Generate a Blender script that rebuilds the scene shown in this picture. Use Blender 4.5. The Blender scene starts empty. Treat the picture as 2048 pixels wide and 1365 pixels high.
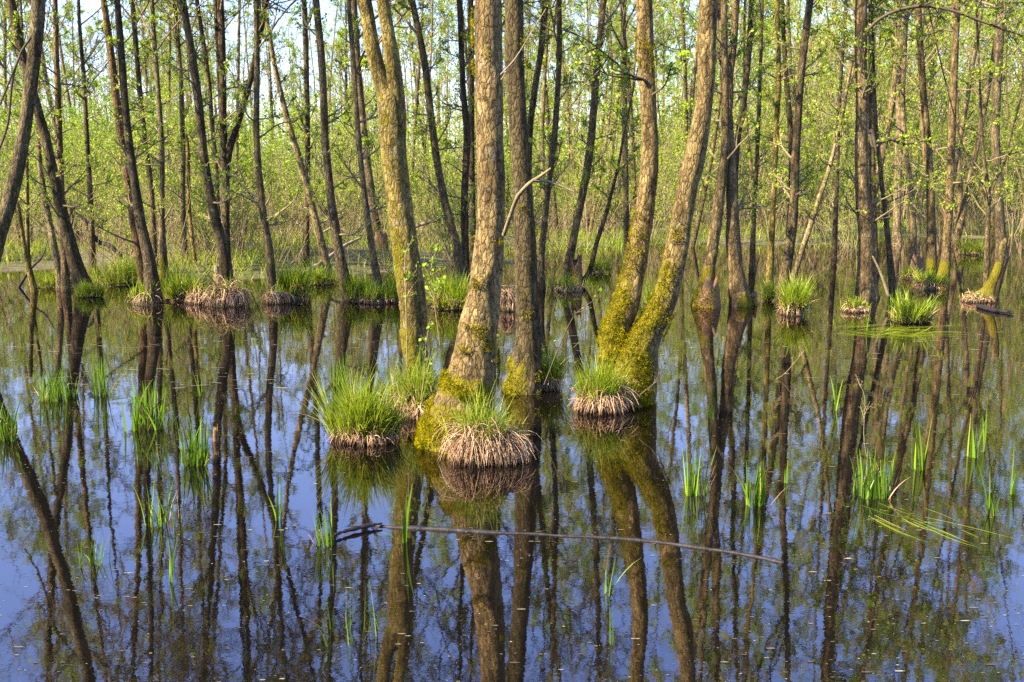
import bpy, math, random
import numpy as np
from mathutils import Vector

# ------------------------------------------------------------------ camera, sky, sun, exposure
S = bpy.context.scene
COL = S.collection
FPX, CX, CY, HOR, EYE = 1990.0, 1024.0, 682.5, 380.0, 1.8
PITCH = math.atan((CY - HOR) / FPX)
cam = bpy.data.cameras.new("camera"); cam_o = bpy.data.objects.new("camera", cam); COL.objects.link(cam_o)
cam.sensor_width = 36.0; cam.lens = FPX / 2048 * 36; cam.clip_end = 3000; cam.clip_start = 0.05
cam_o.location = (0, 0, EYE); cam_o.rotation_euler = (math.pi / 2 - PITCH, 0, 0)
cam.dof.use_dof = True; cam.dof.focus_distance = 7.5; cam.dof.aperture_fstop = 6.3
S.camera = cam_o
SUN_AZ, SUN_EL = 64.0, 39.0          # degrees to the left of straight behind the camera; height
sv = Vector((-math.sin(math.radians(SUN_AZ)) * math.cos(math.radians(SUN_EL)),
             -math.cos(math.radians(SUN_AZ)) * math.cos(math.radians(SUN_EL)), math.sin(math.radians(SUN_EL))))
W = bpy.data.worlds.new("World"); S.world = W; W.use_nodes = True
nt = W.node_tree
sky = nt.nodes.new("ShaderNodeTexSky"); sky.sky_type = 'NISHITA'; sky.sun_disc = False
sky.sun_elevation = math.radians(SUN_EL); sky.sun_rotation = math.atan2(sv.x, sv.y)
sky.air_density = 1.35; sky.dust_density = 0.5; sky.ozone_density = 7.0
bg = nt.nodes["Background"]; tintn = nt.nodes.new("ShaderNodeMix"); tintn.data_type = 'RGBA'; tintn.blend_type = 'MULTIPLY'; tintn.inputs[0].default_value = 1
tintn.inputs[7].default_value = (1.14, .97, 1.14, 1)      # hazy spring sky, a shade towards violet
nt.links.new(sky.outputs[0], tintn.inputs[6]); nt.links.new(tintn.outputs[2], bg.inputs[0]); bg.inputs[1].default_value = 0.115
sun = bpy.data.lights.new("sun", 'SUN'); sun.energy = 5.0; sun.angle = math.radians(0.5); sun.color = (1.0, 0.87, 0.60)
sun_o = bpy.data.objects.new("sun", sun); COL.objects.link(sun_o); sun_o.rotation_euler = sv.to_track_quat('Z', 'Y').to_euler()
S.view_settings.view_transform = 'Standard'; S.view_settings.look = 'None'; S.view_settings.gamma = 1
S.view_settings.exposure = 1.9
S.render.engine = 'CYCLES'
cy = S.cycles
cy.max_bounces = 6; cy.diffuse_bounces = 2; cy.glossy_bounces = 3; cy.transmission_bounces = 2; cy.transparent_max_bounces = 4
cy.caustics_reflective = False; cy.caustics_refractive = False; cy.use_denoising = False
cy.sample_clamp_indirect = 6.0

# ------------------------------------------------------------------ numeric helpers
def ray(x, y):
    u, v = (x - CX) / FPX, (CY - y) / FPX
    c, s = math.cos(PITCH), math.sin(PITCH)
    return np.array([u, c + v * s, -s + v * c])
def onwater(x, y, z=0.0):                       # the spot of the water (or level z) behind a picture point
    d = ray(x, y); t = (z - EYE) / d[2]
    return np.array([0, 0, EYE]) + t * d
def atdepth(x, y, Y):
    d = ray(x, y); return np.array([0, 0, EYE]) + d * (Y / d[1])
def pxm(Y):                                     # metres per photo pixel at depth Y
    return Y / FPX

def hash3(i, j, k, seed=0):
    n = (i * 374761393 + j * 668265263 + k * 2147483647 + seed * 144665) & 0xFFFFFFFF
    n = ((n ^ (n >> 13)) * 1274126177) & 0xFFFFFFFF
    n = (n ^ (n >> 16)) & 0xFFFF
    return n / 65535.0
def vnoise(p, seed=0):                          # value noise, -1..1
    p = np.asarray(p, float); f = np.floor(p).astype(np.int64); t = p - f; t = t * t * (3 - 2 * t)
    r = 0
    for a in (0, 1):
        for b in (0, 1):
            for c in (0, 1):
                w = (t[..., 0] if a else 1 - t[..., 0]) * (t[..., 1] if b else 1 - t[..., 1]) * (t[..., 2] if c else 1 - t[..., 2])
                r = r + w * hash3(f[..., 0] + a, f[..., 1] + b, f[..., 2] + c, seed)
    return r * 2 - 1
def fbm(p, seed=0, n=3):
    r, a = 0, 0.5
    for i in range(n):
        r = r + a * vnoise(np.asarray(p) * 2 ** i, seed + i); a *= 0.5
    return r
def nrm(v):
    return v / np.maximum(np.linalg.norm(v, axis=-1, keepdims=True), 1e-9)
def smooth(a, b, x):
    t = np.clip((x - a) / (b - a), 0, 1); return t * t * (3 - 2 * t)
def spline(pts, n):                             # Catmull-Rom through rows of any width
    P = np.asarray(pts, float); P = np.vstack([2 * P[0] - P[1], P, 2 * P[-1] - P[-2]])
    m = len(P) - 3; u = np.linspace(0, m - 1e-6, n); i = u.astype(int); t = (u - i)[:, None]
    p0, p1, p2, p3 = P[i], P[i + 1], P[i + 2], P[i + 3]
    return 0.5 * (2 * p1 + (p2 - p0) * t + (2 * p0 - 5 * p1 + 4 * p2 - p3) * t ** 2 + (3 * p1 - p0 - 3 * p2 + p3) * t ** 3)

# ------------------------------------------------------------------ mesh helpers
class MB:
    def __init__(s): s.v = []; s.f = []; s.m = []; s.n = 0; s.a = []
    def add(s, V, F, mat=0, attr=None):
        V = np.asarray(V, np.float32).reshape(-1, 3); F = np.asarray(F, np.int64)
        s.v.append(V); s.f.append(F + s.n); s.m.append(np.full(len(F), mat, np.int32)); s.n += len(V)
        s.a.append(np.zeros(len(V), np.float32) if attr is None else np.asarray(attr, np.float32).reshape(-1))
    def mesh(s, name, mats, smooth_=True):
        me = bpy.data.meshes.new(name)
        V = np.concatenate(s.v); me.vertices.add(len(V)); me.vertices.foreach_set("co", V.ravel())
        ln = np.concatenate([np.full(len(f), f.shape[1], np.int32) for f in s.f])
        li = np.concatenate([f.ravel() for f in s.f]).astype(np.int32)
        me.loops.add(len(li)); me.loops.foreach_set("vertex_index", li)
        me.polygons.add(len(ln)); st = np.zeros(len(ln), np.int32); st[1:] = np.cumsum(ln)[:-1]
        me.polygons.foreach_set("loop_start", st); me.polygons.foreach_set("loop_total", ln)
        me.polygons.foreach_set("material_index", np.concatenate(s.m))
        me.polygons.foreach_set("use_smooth", np.full(len(ln), smooth_))
        at = me.attributes.new("moss", 'FLOAT', 'POINT'); at.data.foreach_set("value", np.concatenate(s.a))
        for m in mats: me.materials.append(m)
        me.update(calc_edges=True); me.validate()
        return me
def link(name, mb, mats, parent=None, smooth_=True):
    me = mb.mesh(name, mats, smooth_) if isinstance(mb, MB) else mb
    o = bpy.data.objects.new(name, me); COL.objects.link(o)
    if parent is not None: o.parent = parent
    return o
def tag(o, label=None, cat=None, group=None, kind=None):
    if label: o["label"] = label
    if cat: o["category"] = cat
    if group: o["group"] = group
    if kind: o["kind"] = kind
    return o
def thing(name, loc, label, cat, group=None):
    o = bpy.data.objects.new(name, None); COL.objects.link(o); o.location = loc; o.empty_display_size = .2
    return tag(o, label, cat, group)

def frames(P):
    T = np.gradient(P, axis=-2); T = nrm(T)
    mean = nrm(P[..., -1:, :] - P[..., :1, :])
    ref = np.where(np.abs(mean[..., 2:3]) < 0.8, np.array([0, 0, 1.0]), np.array([0, 1.0, 0]))
    B = nrm(np.cross(T, np.broadcast_to(ref, T.shape))); N = np.cross(B, T)
    return T, N, B
def tubes(mb, P, R, sides, mat=0, attr=None, disp=None):
    """P [n,k,3], R [n,k]: n tubes of k rings."""
    n, k, _ = P.shape
    T, N, B = frames(P)
    th = np.arange(sides) / sides * 2 * math.pi
    rr = R[:, :, None] * np.ones(sides)
    if disp is not None: rr = rr * disp
    V = P[:, :, None, :] + rr[..., None] * (np.cos(th)[:, None] * B[:, :, None, :] + np.sin(th)[:, None] * N[:, :, None, :])
    i = np.arange(n)[:, None, None] * k * sides + np.arange(k - 1)[None, :, None] * sides
    j = np.arange(sides)[None, None, :]; j2 = (j + 1) % sides
    F = np.stack([i + j, i + j2, i + sides + j2, i + sides + j], -1).reshape(-1, 4)
    mb.add(V, F, mat, attr)
    return V
def leaves(mb, C, size, rng, mat=0, up=0.35, drop=0.0):
    n = len(C)
    if n == 0: return
    A = rng.normal(size=(n, 3)); A[:, 2] -= drop; A = nrm(A)
    U = rng.normal(size=(n, 3)) + np.array([0, 0, up]); Bv = nrm(np.cross(A, U)); Nn = np.cross(Bv, A)
    s = size * rng.uniform(0.6, 1.35, (n, 1))
    p0 = C; p2 = C + A * s; p1 = C + A * s * .5 + Bv * s * .4 + Nn * s * .1; p3 = C + A * s * .5 - Bv * s * .4 + Nn * s * .1
    mb.add(np.stack([p0, p1, p2, p3], 1), np.arange(n * 4).reshape(n, 4), mat)
def walk(rng, p0, d0, L, K, up, wob):
    """n polylines of K points that start at p0 in direction d0."""
    n = len(p0); P = np.zeros((n, K, 3)); P[:, 0] = p0; d = nrm(d0); st = (L / (K - 1))[:, None]
    for k in range(1, K):
        d = nrm(d + np.array([0, 0, up]) + rng.normal(size=(n, 3)) * wob)
        P[:, k] = P[:, k - 1] + d * st
    return P
def pick(P, t):
    """points and tangents at parameters t [n,m] of polylines P [n,k,3]."""
    k = P.shape[1]; u = t * (k - 1 - 1e-6); i = u.astype(int); f = (u - i)[..., None]
    n = np.arange(P.shape[0])[:, None]
    return P[n, i] * (1 - f) + P[n, i + 1] * f, nrm(P[n, i + 1] - P[n, i])
def limbs(mb, rng, P1, R1, n2, n3, lpt, leaf, wood=0, leafm=1, s1=5, spread=0.9, l2=0.5, tw=0.006):
    """side branches, twigs and leaves on the branches P1."""
    tubes(mb, P1, R1, s1, wood)
    L1 = np.linalg.norm(np.diff(P1, axis=1), axis=2).sum(1)
    t = rng.uniform(0.25, 1.0, (len(P1), n2)); p, tg = pick(P1, t)
    d = nrm(tg + rng.normal(size=tg.shape) * spread * .7 + np.array([0, 0, .1]))
    L2 = (L1[:, None] * l2 * (1.15 - .75 * t) * rng.uniform(.6, 1.3, t.shape)).ravel()
    P2 = walk(rng, p.reshape(-1, 3), d.reshape(-1, 3), L2, 5, .08, .16)
    R2 = np.linspace(1, .3, 5)[None] * (tw * 1.7 + R1[:, :1] * .22).repeat(n2, 0)
    tubes(mb, P2, R2, 4, wood)
    t = rng.uniform(0.15, 1.0, (len(P2), n3)); p, tg = pick(P2, t)
    d = nrm(tg + rng.normal(size=tg.shape) * spread * .8)
    L3 = (L2[:, None] * .55 * rng.uniform(.5, 1.2, t.shape)).ravel()
    P3 = walk(rng, p.reshape(-1, 3), d.reshape(-1, 3), L3, 4, .05, .2)
    R3 = np.linspace(1, .4, 4)[None] * np.full((len(P3), 1), tw)
    tubes(mb, P3, R3, 3, wood)
    if lpt > 0:
        t = rng.uniform(0.1, 1.0, (len(P3), lpt)); p, _ = pick(P3, t)
        leaves(mb, p.reshape(-1, 3) + rng.normal(size=(p.size // 3, 3)) * leaf * .4, leaf, rng, leafm)
def trunk_pick(P, R, z, rng):
    """points, radii at heights z along a trunk polyline (base first)."""
    zz = np.maximum.accumulate(P[:, 2] + np.arange(len(P)) * 1e-6)
    return np.stack([np.interp(z, zz, P[:, c]) for c in range(3)], 1), np.interp(z, zz, R)
def crown(mb, rng, P, R, z0, z1, n1, length, n2, n3, lpt, leaf, elev=(25, 60), tw=.006, wood=0, leafm=1):
    z = z0 + (z1 - z0) * rng.uniform(0, 1, n1) ** .85
    p, r = trunk_pick(P, R, z, rng)
    az = rng.uniform(0, 2 * math.pi, n1); el = np.radians(rng.uniform(elev[0], elev[1], n1))
    d = np.stack([np.cos(az) * np.cos(el), np.sin(az) * np.cos(el), np.sin(el)], 1)
    L = length * (1.1 - .65 * (z - z0) / max(z1 - z0, .1)) * rng.uniform(.6, 1.25, n1)
    P1 = walk(rng, p, d, L, 7, .07, .12)
    R1 = np.minimum(r * .45, .012 + L * .011)[:, None] * np.linspace(1, .22, 7)[None]
    limbs(mb, rng, P1, R1, n2, n3, lpt, leaf, wood, leafm, tw=tw)
def blades(mb, rng, base, d0, L, width, K=5, droop=0.12, mat=0, taper=1.0, wob=0.03):
    n = len(base)
    P = np.zeros((n, K, 3)); P[:, 0] = base; d = nrm(d0); st = (L / (K - 1))[:, None]
    out = nrm(np.stack([d[:, 0], d[:, 1], np.zeros(n)], 1) + 1e-6)
    dr = (np.asarray(droop) * rng.uniform(.3, 1.7, n))[:, None]
    for k in range(1, K):
        d = nrm(d + out * dr * .6 + np.array([0, 0, -1.0]) * dr * .8 * (k / K) + rng.normal(size=(n, 3)) * wob)
        P[:, k] = P[:, k - 1] + d * st
    a = rng.uniform(0, 2 * math.pi, n); side = np.stack([np.cos(a), np.sin(a), np.zeros(n)], 1)[:, None, :]
    wk = width * rng.uniform(.6, 1.3, (n, 1)) * (1 - np.linspace(0, 1, K)[None] ** 2 * .92 * taper)
    V = np.stack([P - side * wk[..., None] * .5, P + side * wk[..., None] * .5], 2)
    i = np.arange(n)[:, None] * K * 2 + np.arange(K - 1)[None] * 2
    F = np.stack([i, i + 1, i + 3, i + 2], -1).reshape(-1, 4)
    mb.add(V, F, mat)

# ------------------------------------------------------------------ materials
def mat(name):
    m = bpy.data.materials.new(name); m.use_nodes = True; n = m.node_tree
    for x in list(n.nodes):
        if x.type != 'OUTPUT_MATERIAL': n.nodes.remove(x)
    return m, n, n.nodes["Material Output"]
def N(n, t, **kw):
    x = n.nodes.new(t)
    for k, v in kw.items():
        if k.startswith("i_"): x.inputs[int(k[2:]) if k[2:].isdigit() else k[2:].replace("_", " ")].default_value = v
        else: setattr(x, k, v)
    return x
def ramp(n, fac, stops):
    r = n.nodes.new("ShaderNodeValToRGB"); e = r.color_ramp.elements
    while len(e) < len(stops): e.new(.5)
    for i, (p, c) in enumerate(stops):
        e[i].position = p; e[i].color = (*c, 1) if len(c) == 3 else c
    n.links.new(fac, r.inputs[0]); return r
def mixc(n, fac, a, b, mode='MIX'):
    x = n.nodes.new("ShaderNodeMix"); x.data_type = 'RGBA'; x.blend_type = mode
    for s, v in ((0, fac), (6, a), (7, b)):
        if hasattr(v, "is_output"): n.links.new(v, x.inputs[s])
        else: x.inputs[s].default_value = v if s == 0 else ((*v, 1) if len(v) == 3 else v)
    return x.outputs[2]
def mathn(n, op, a, b=None, clamp=False):
    x = n.nodes.new("ShaderNodeMath"); x.operation = op; x.use_clamp = clamp
    for i, v in enumerate((a, b)):
        if v is None: continue
        if hasattr(v, "is_output"): n.links.new(v, x.inputs[i])
        else: x.inputs[i].default_value = v
    return x.outputs[0]

def bark_material(name, plate, bump):
    m, n, out = mat(name); L = n.links
    co = N(n, "ShaderNodeTexCoord").outputs["Object"]
    info = N(n, "ShaderNodeObjectInfo")
    mp = N(n, "ShaderNodeMapping"); mp.inputs["Scale"].default_value = (1, 1, .42); L.new(co, mp.inputs[0])
    dn = N(n, "ShaderNodeTexNoise", i_Scale=plate * 1.1, i_Detail=4.0); L.new(mp.outputs[0], dn.inputs[0])
    dv = N(n, "ShaderNodeVectorMath", operation='SCALE'); dv.inputs[3].default_value = 1.5 / plate; L.new(dn.outputs["Color"], dv.inputs[0])
    ad = N(n, "ShaderNodeVectorMath", operation='ADD'); L.new(mp.outputs[0], ad.inputs[0]); L.new(dv.outputs[0], ad.inputs[1])
    vo = N(n, "ShaderNodeTexVoronoi", feature='DISTANCE_TO_EDGE', i_Scale=plate); L.new(ad.outputs[0], vo.inputs[0])
    vc = N(n, "ShaderNodeTexVoronoi", feature='F1', i_Scale=plate); L.new(ad.outputs[0], vc.inputs[0])
    crack = ramp(n, vo.outputs["Distance"], [(0.0, (0, 0, 0)), (0.06, (.6, .6, .6)), (0.25, (1, 1, 1))]).outputs[0]
    fine = N(n, "ShaderNodeTexNoise", i_Scale=plate * 5, i_Detail=6.0, i_Roughness=.65); L.new(co, fine.inputs[0])
    big = N(n, "ShaderNodeTexNoise", i_Scale=2.3, i_Detail=4.0); L.new(co, big.inputs[0])
    sep = N(n, "ShaderNodeSeparateColor"); L.new(vc.outputs["Color"], sep.inputs[0])
    pl = ramp(n, sep.outputs[0], [(0, (.135, .106, .058)), (.5, (.21, .165, .09)), (1, (.32, .255, .145))]).outputs[0]
    col = mixc(n, fine.outputs[0], pl, mixc(n, .5, pl, (.32, .275, .18)))
    fr = ramp(n, fine.outputs[0], [(.32, (.45, .45, .45)), (.62, (1.1, 1.1, 1.1))]).outputs[0]
    col = mixc(n, .5, col, fr, 'MULTIPLY')
    cm = N(n, "ShaderNodeTexNoise", i_Scale=plate * .35, i_Detail=3.0); L.new(co, cm.inputs[0])
    cmf = ramp(n, cm.outputs[0], [(.35, (.15, .15, .15)), (.6, (1, 1, 1))]).outputs[0]
    ck = mathn(n, 'SUBTRACT', 1.0, mathn(n, 'MULTIPLY', mathn(n, 'SUBTRACT', 1.0, crack), cmf))
    col = mixc(n, ck, (.045, .032, .02), col)
    st = N(n, "ShaderNodeMapping"); st.inputs["Scale"].default_value = (6, 6, 1.1); L.new(co, st.inputs[0])
    sn = N(n, "ShaderNodeTexNoise", i_Scale=3.0, i_Detail=5.0, i_Roughness=.6); L.new(st.outputs[0], sn.inputs[0])
    col = mixc(n, .85, col, ramp(n, sn.outputs[0], [(.36, (.38, .36, .34)), (.6, (1.25, 1.25, 1.25))]).outputs[0], 'MULTIPLY')
    br = ramp(n, big.outputs[0], [(.3, (.62, .6, .55)), (.68, (1.15, 1.15, 1.1))]).outputs[0]
    col = mixc(n, 1.0, col, br, 'MULTIPLY')
    col = mixc(n, 1.0, col, info.outputs["Color"], 'MULTIPLY')
    # grey lichen freckles
    li = N(n, "ShaderNodeTexNoise", i_Scale=9.0, i_Detail=8.0, i_Roughness=.7); L.new(co, li.inputs[0])
    lf = ramp(n, li.outputs[0], [(.6, (0, 0, 0)), (.68, (.55, .55, .55))]).outputs[0]
    col = mixc(n, lf, col, (.33, .31, .24))
    # algae and moss from the mesh's own attribute, broken up by noise
    at = N(n, "ShaderNodeAttribute", attribute_name="moss")
    mn = N(n, "ShaderNodeTexNoise", i_Scale=14.0, i_Detail=6.0, i_Roughness=.7); L.new(co, mn.inputs[0])
    ms = mathn(n, 'ADD', at.outputs["Fac"], mathn(n, 'MULTIPLY', mathn(n, 'SUBTRACT', mn.outputs[0], .5), 1.7))
    mf = ramp(n, ms, [(.45, (0, 0, 0)), (.58, (1, 1, 1))]).outputs[0]
    mcol = ramp(n, fine.outputs[0], [(.3, (.06, .055, .005)), (.7, (.24, .195, .012))]).outputs[0]
    col = mixc(n, mf, col, mcol)
    hgt = mathn(n, 'ADD', mathn(n, 'MULTIPLY', crack, .75), mathn(n, 'MULTIPLY', fine.outputs[0], .5))
    bu = N(n, "ShaderNodeBump", i_Strength=.9, i_Distance=bump); L.new(hgt, bu.inputs["Height"])
    b = N(n, "ShaderNodeBsdfPrincipled", i_Roughness=.92); b.inputs["Specular IOR Level"].default_value = .18
    L.new(col, b.inputs["Base Color"]); L.new(bu.outputs[0], b.inputs["Normal"]); L.new(b.outputs[0], out.inputs[0])
    return m
BARK = bark_material("alder_bark", 30, .02)
BARK_FAR = bark_material("alder_bark_mid", 22, .016)

def leaf_material(name, stops, trans=.42, gloss=.05):
    m, n, out = mat(name); L = n.links
    g = N(n, "ShaderNodeNewGeometry")
    col = ramp(n, g.outputs["Random Per Island"], stops).outputs[0]
    d = N(n, "ShaderNodeBsdfDiffuse"); t = N(n, "ShaderNodeBsdfTranslucent"); gl = N(n, "ShaderNodeBsdfGlossy", i_Roughness=.45)
    L.new(col, d.inputs[0]); L.new(mixc(n, 1, col, (1.0, 1.05, .6), 'MULTIPLY'), t.inputs[0])
    mx = N(n, "ShaderNodeMixShader"); mx.inputs[0].default_value = trans; L.new(d.outputs[0], mx.inputs[1]); L.new(t.outputs[0], mx.inputs[2])
    m2 = N(n, "ShaderNodeMixShader"); m2.inputs[0].default_value = gloss; L.new(mx.outputs[0], m2.inputs[1]); L.new(gl.outputs[0], m2.inputs[2])
    L.new(m2.outputs[0], out.inputs[0]); return m
LEAF = leaf_material("alder_leaf", [(0, (.15, .24, .012)), (.4, (.30, .43, .022)), (.8, (.43, .54, .036)), (1, (.53, .56, .06))], .45, .015)
LEAF_BRIGHT = leaf_material("willow_leaf", [(0, (.16, .29, .012)), (.5, (.29, .46, .025)), (1, (.42, .54, .04))], .45, .015)
GRASS = leaf_material("sedge_blade", [(0, (.12, .18, .009)), (.5, (.25, .34, .014)), (.85, (.38, .46, .03)), (1, (.54, .46, .15))], .45, .02)
IRIS = leaf_material("iris_blade", [(0, (.04, .09, .006)), (.4, (.11, .21, .011)), (.8, (.21, .36, .018)), (1, (.30, .44, .03))], .45, .02)
STRAW = leaf_material("dry_straw", [(0, (.13, .065, .034)), (.35, (.38, .225, .125)), (.75, (.60, .40, .24)), (1, (.76, .58, .38))], .2, .03)
MOSS = leaf_material("moss_fuzz", [(0, (.12, .115, .004)), (.5, (.38, .32, .007)), (1, (.56, .47, .015))], .3, .0)
def moss_patches(m):
    n = m.node_tree; co = N(n, "ShaderNodeTexCoord").outputs["Object"]
    f = N(n, "ShaderNodeTexNoise", i_Scale=16.0, i_Detail=4.0, i_Roughness=.65); n.links.new(co, f.inputs[0])
    r = ramp(n, f.outputs[0], [(.36, (.22, .27, .25)), (.5, (.8, .85, .75)), (.64, (1.25, 1.18, 1))]).outputs[0]
    for lk in [l for l in n.links if l.to_node.type in ('BSDF_DIFFUSE', 'BSDF_TRANSLUCENT') and l.to_socket.name == "Color"]:
        src, dst = lk.from_socket, lk.to_socket; n.links.remove(lk); n.links.new(mixc(n, 1, src, r, 'MULTIPLY'), dst)
moss_patches(MOSS)
def wet_foot(m):
    n = m.node_tree; co = N(n, "ShaderNodeTexCoord").outputs["Object"]; sp = N(n, "ShaderNodeSeparateXYZ"); n.links.new(co, sp.inputs[0])
    f = N(n, "ShaderNodeTexNoise", i_Scale=9.0, i_Detail=3.0); n.links.new(co, f.inputs[0])
    r = ramp(n, mathn(n, 'ADD', mathn(n, 'MULTIPLY', sp.outputs[2], 13.0), mathn(n, 'MULTIPLY', mathn(n, 'SUBTRACT', f.outputs[0], .5), 1.6)), [(.05, (.2, .16, .13)), (.6, (1, 1, 1))]).outputs[0]
    for lk in [l for l in n.links if l.to_node.type in ('BSDF_DIFFUSE', 'BSDF_TRANSLUCENT') and l.to_socket.name == "Color"]:
        src, dst = lk.from_socket, lk.to_socket; n.links.remove(lk); n.links.new(mixc(n, 1, src, r, 'MULTIPLY'), dst)
wet_foot(STRAW)
DEBRIS = leaf_material("floating_flake", [(0, (.07, .05, .03)), (.6, (.19, .16, .11)), (1, (.38, .36, .25))], .1, .02)
def wood_material(name, c0, c1, rough=.9, scale=30, spec=.2):
    m, n, out = mat(name); L = n.links
    co = N(n, "ShaderNodeTexCoord").outputs["Object"]
    f = N(n, "ShaderNodeTexNoise", i_Scale=scale, i_Detail=6.0, i_Roughness=.7); L.new(co, f.inputs[0])
    b = N(n, "ShaderNodeBsdfPrincipled", i_Roughness=rough); b.inputs["Specular IOR Level"].default_value = spec
    L.new(ramp(n, f.outputs[0], [(.3, c0), (.7, c1)]).outputs[0], b.inputs["Base Color"])
    bu = N(n, "ShaderNodeBump", i_Strength=.7, i_Distance=.01); L.new(f.outputs[0], bu.inputs["Height"]); L.new(bu.outputs[0], b.inputs["Normal"])
    L.new(b.outputs[0], out.inputs[0]); return m
TWIG = wood_material("twig_bark", (.14, .108, .058), (.31, .245, .14))
DEADWOOD = wood_material("dead_wood", (.16, .115, .075), (.4, .31, .21))
BRUSH = wood_material("dry_brush", (.17, .125, .06), (.36, .27, .14))
WETWOOD = wood_material("wet_wood", (.010, .008, .010), (.03, .022, .021), .55, 22, .3)
ROTWOOD = wood_material("rotten_wood", (.10, .05, .022), (.32, .19, .10), .95, 40)
BRANCHW = wood_material('branch_bark', (.12, .09, .05), (.34, .26, .15))
TWIG_DARK = wood_material("dark_twig_bark", (.05, .038, .026), (.15, .115, .075))
def soil_material():
    m, n, out = mat("swamp_soil"); L = n.links
    co = N(n, "ShaderNodeTexCoord").outputs["Object"]
    f = N(n, "ShaderNodeTexNoise", i_Scale=1.2, i_Detail=8.0, i_Roughness=.7); L.new(co, f.inputs[0])
    f2 = N(n, "ShaderNodeTexNoise", i_Scale=14.0, i_Detail=6.0, i_Roughness=.7); L.new(co, f2.inputs[0])
    c = ramp(n, f.outputs[0], [(.35, (.08, .062, .032)), (.5, (.14, .12, .05)), (.65, (.10, .14, .03))]).outputs[0]
    c = mixc(n, .7, c, ramp(n, f2.outputs[0], [(.3, (.5, .5, .5)), (.7, (1.2, 1.2, 1.2))]).outputs[0], 'MULTIPLY')
    b = N(n, "ShaderNodeBsdfPrincipled", i_Roughness=.95); L.new(c, b.inputs["Base Color"])
    bu = N(n, "ShaderNodeBump", i_Strength=1.0, i_Distance=.05); L.new(f2.outputs[0], bu.inputs["Height"]); L.new(bu.outputs[0], b.inputs["Normal"])
    L.new(b.outputs[0], out.inputs[0]); return m
SOIL = soil_material()
def water_material():
    m, n, out = mat("bog_water"); L = n.links
    co = N(n, "ShaderNodeTexCoord").outputs["Object"]
    a = N(n, "ShaderNodeTexNoise", i_Scale=2.2, i_Detail=2.0); L.new(co, a.inputs[0])
    b = N(n, "ShaderNodeTexNoise", i_Scale=16.0, i_Detail=3.0, i_Roughness=.6); L.new(co, b.inputs[0])
    h = mathn(n, 'ADD', mathn(n, 'MULTIPLY', a.outputs[0], 1.0), mathn(n, 'MULTIPLY', b.outputs[0], .16))
    bu = N(n, "ShaderNodeBump", i_Strength=.05, i_Distance=.02); L.new(h, bu.inputs["Height"])
    fr = N(n, "ShaderNodeFresnel", i_IOR=2.5); L.new(bu.outputs[0], fr.inputs["Normal"])
    d = N(n, "ShaderNodeBsdfDiffuse"); d.inputs[0].default_value = (.0035, .0028, .0017, 1)
    g = N(n, "ShaderNodeBsdfGlossy", i_Roughness=.0); g.inputs[0].default_value = (1.0, .93, .99, 1); L.new(bu.outputs[0], g.inputs["Normal"])
    mx = N(n, "ShaderNodeMixShader"); L.new(fr.outputs[0], mx.inputs[0]); L.new(d.outputs[0], mx.inputs[1]); L.new(g.outputs[0], mx.inputs[2])
    L.new(mx.outputs[0], out.inputs[0]); return m
WATER = water_material()

# ------------------------------------------------------------------ ground and water
def bank(x, y):
    """height of the ground: pond bed below zero, wooded banks above."""
    x = np.asarray(x, float); y = np.asarray(y, float)
    start = np.interp(x, [-20, -6, 0, 6, 20], [16.0, 16.4, 18.6, 25, 25])
    k = smooth(start, start + np.interp(x, [0, 8], [6, 12]), y)
    n = fbm(np.stack([x / 5, y / 7, 0 * x], -1), 5, 3)
    h = -.3 + k * (.36 + .5 * n) + .35 * smooth(55, 90, y)
    return h
gx = np.concatenate([np.array([-1500, -500, -200]), np.linspace(-100, 100, 161), np.array([200, 500, 1500])])
gy = np.concatenate([np.array([-1500, -300, -60]), np.linspace(-10, 130, 141), np.array([170, 260, 600, 1800])])
X, Y = np.meshgrid(gx, gy); Z = bank(X, Y)
mb = MB(); ny, nx = X.shape
i = np.arange(ny - 1)[:, None] * nx + np.arange(nx - 1)[None]
mb.add(np.stack([X, Y, Z], -1), np.stack([i, i + 1, i + nx + 1, i + nx], -1).reshape(-1, 4))
tag(link("ground", mb, [SOIL]), "brown peaty forest floor rising out of the water as low banks", "ground", kind='structure')
mb = MB(); mb.add([(-1500, -1500, 0), (1500, -1500, 0), (1500, 1800, 0), (-1500, 1800, 0)], [(0, 1, 2, 3)])
tag(link("water", mb, [WATER]), "still dark swamp water mirroring the trees and blue sky", "water", kind='structure')

# ------------------------------------------------------------------ trees traced from the photograph
def trace(pts, lean=0.0, base_z=0.0):
    """picture points (x, y, width) top first, last one the foot in the water -> points and radii, foot first"""
    fx, fy, _ = pts[-1]; b = onwater(fx, fy, base_z); Y0 = b[1]
    out = []
    for x, y, w in pts[::-1]:
        Yd = Y0
        for _ in range(3):
            p = atdepth(x, y, Yd); Yd = Y0 + lean * p[2]
        p = atdepth(x, y, Yd)
        dist = Yd * math.cos(PITCH) + (EYE - p[2]) * math.sin(PITCH)
        out.append((*p, w * .5 * dist / FPX))
    return np.array(out)
def extend(T, H, rng, bend=.5):
    """carry a traced trunk on upward to height H, straightening and thinning"""
    T = list(map(np.array, T)); p = T[-1][:3].copy(); r = T[-1][3]; z0 = p[2]
    d = nrm(T[-1][:3] - T[-2][:3])
    nseg = max(3, int((H - z0) / 1.6)); st = (H - z0) / nseg
    for k in range(nseg):
        d = nrm(d + np.array([0, 0, .10]) + rng.normal(size=3) * .05 * bend)
        p = p + d * st / max(d[2], .5); rr = r * (1 - .9 * ((k + 1) / nseg))
        T.append(np.array([*p, max(rr, .012)]))
    return np.array(T)
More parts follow.
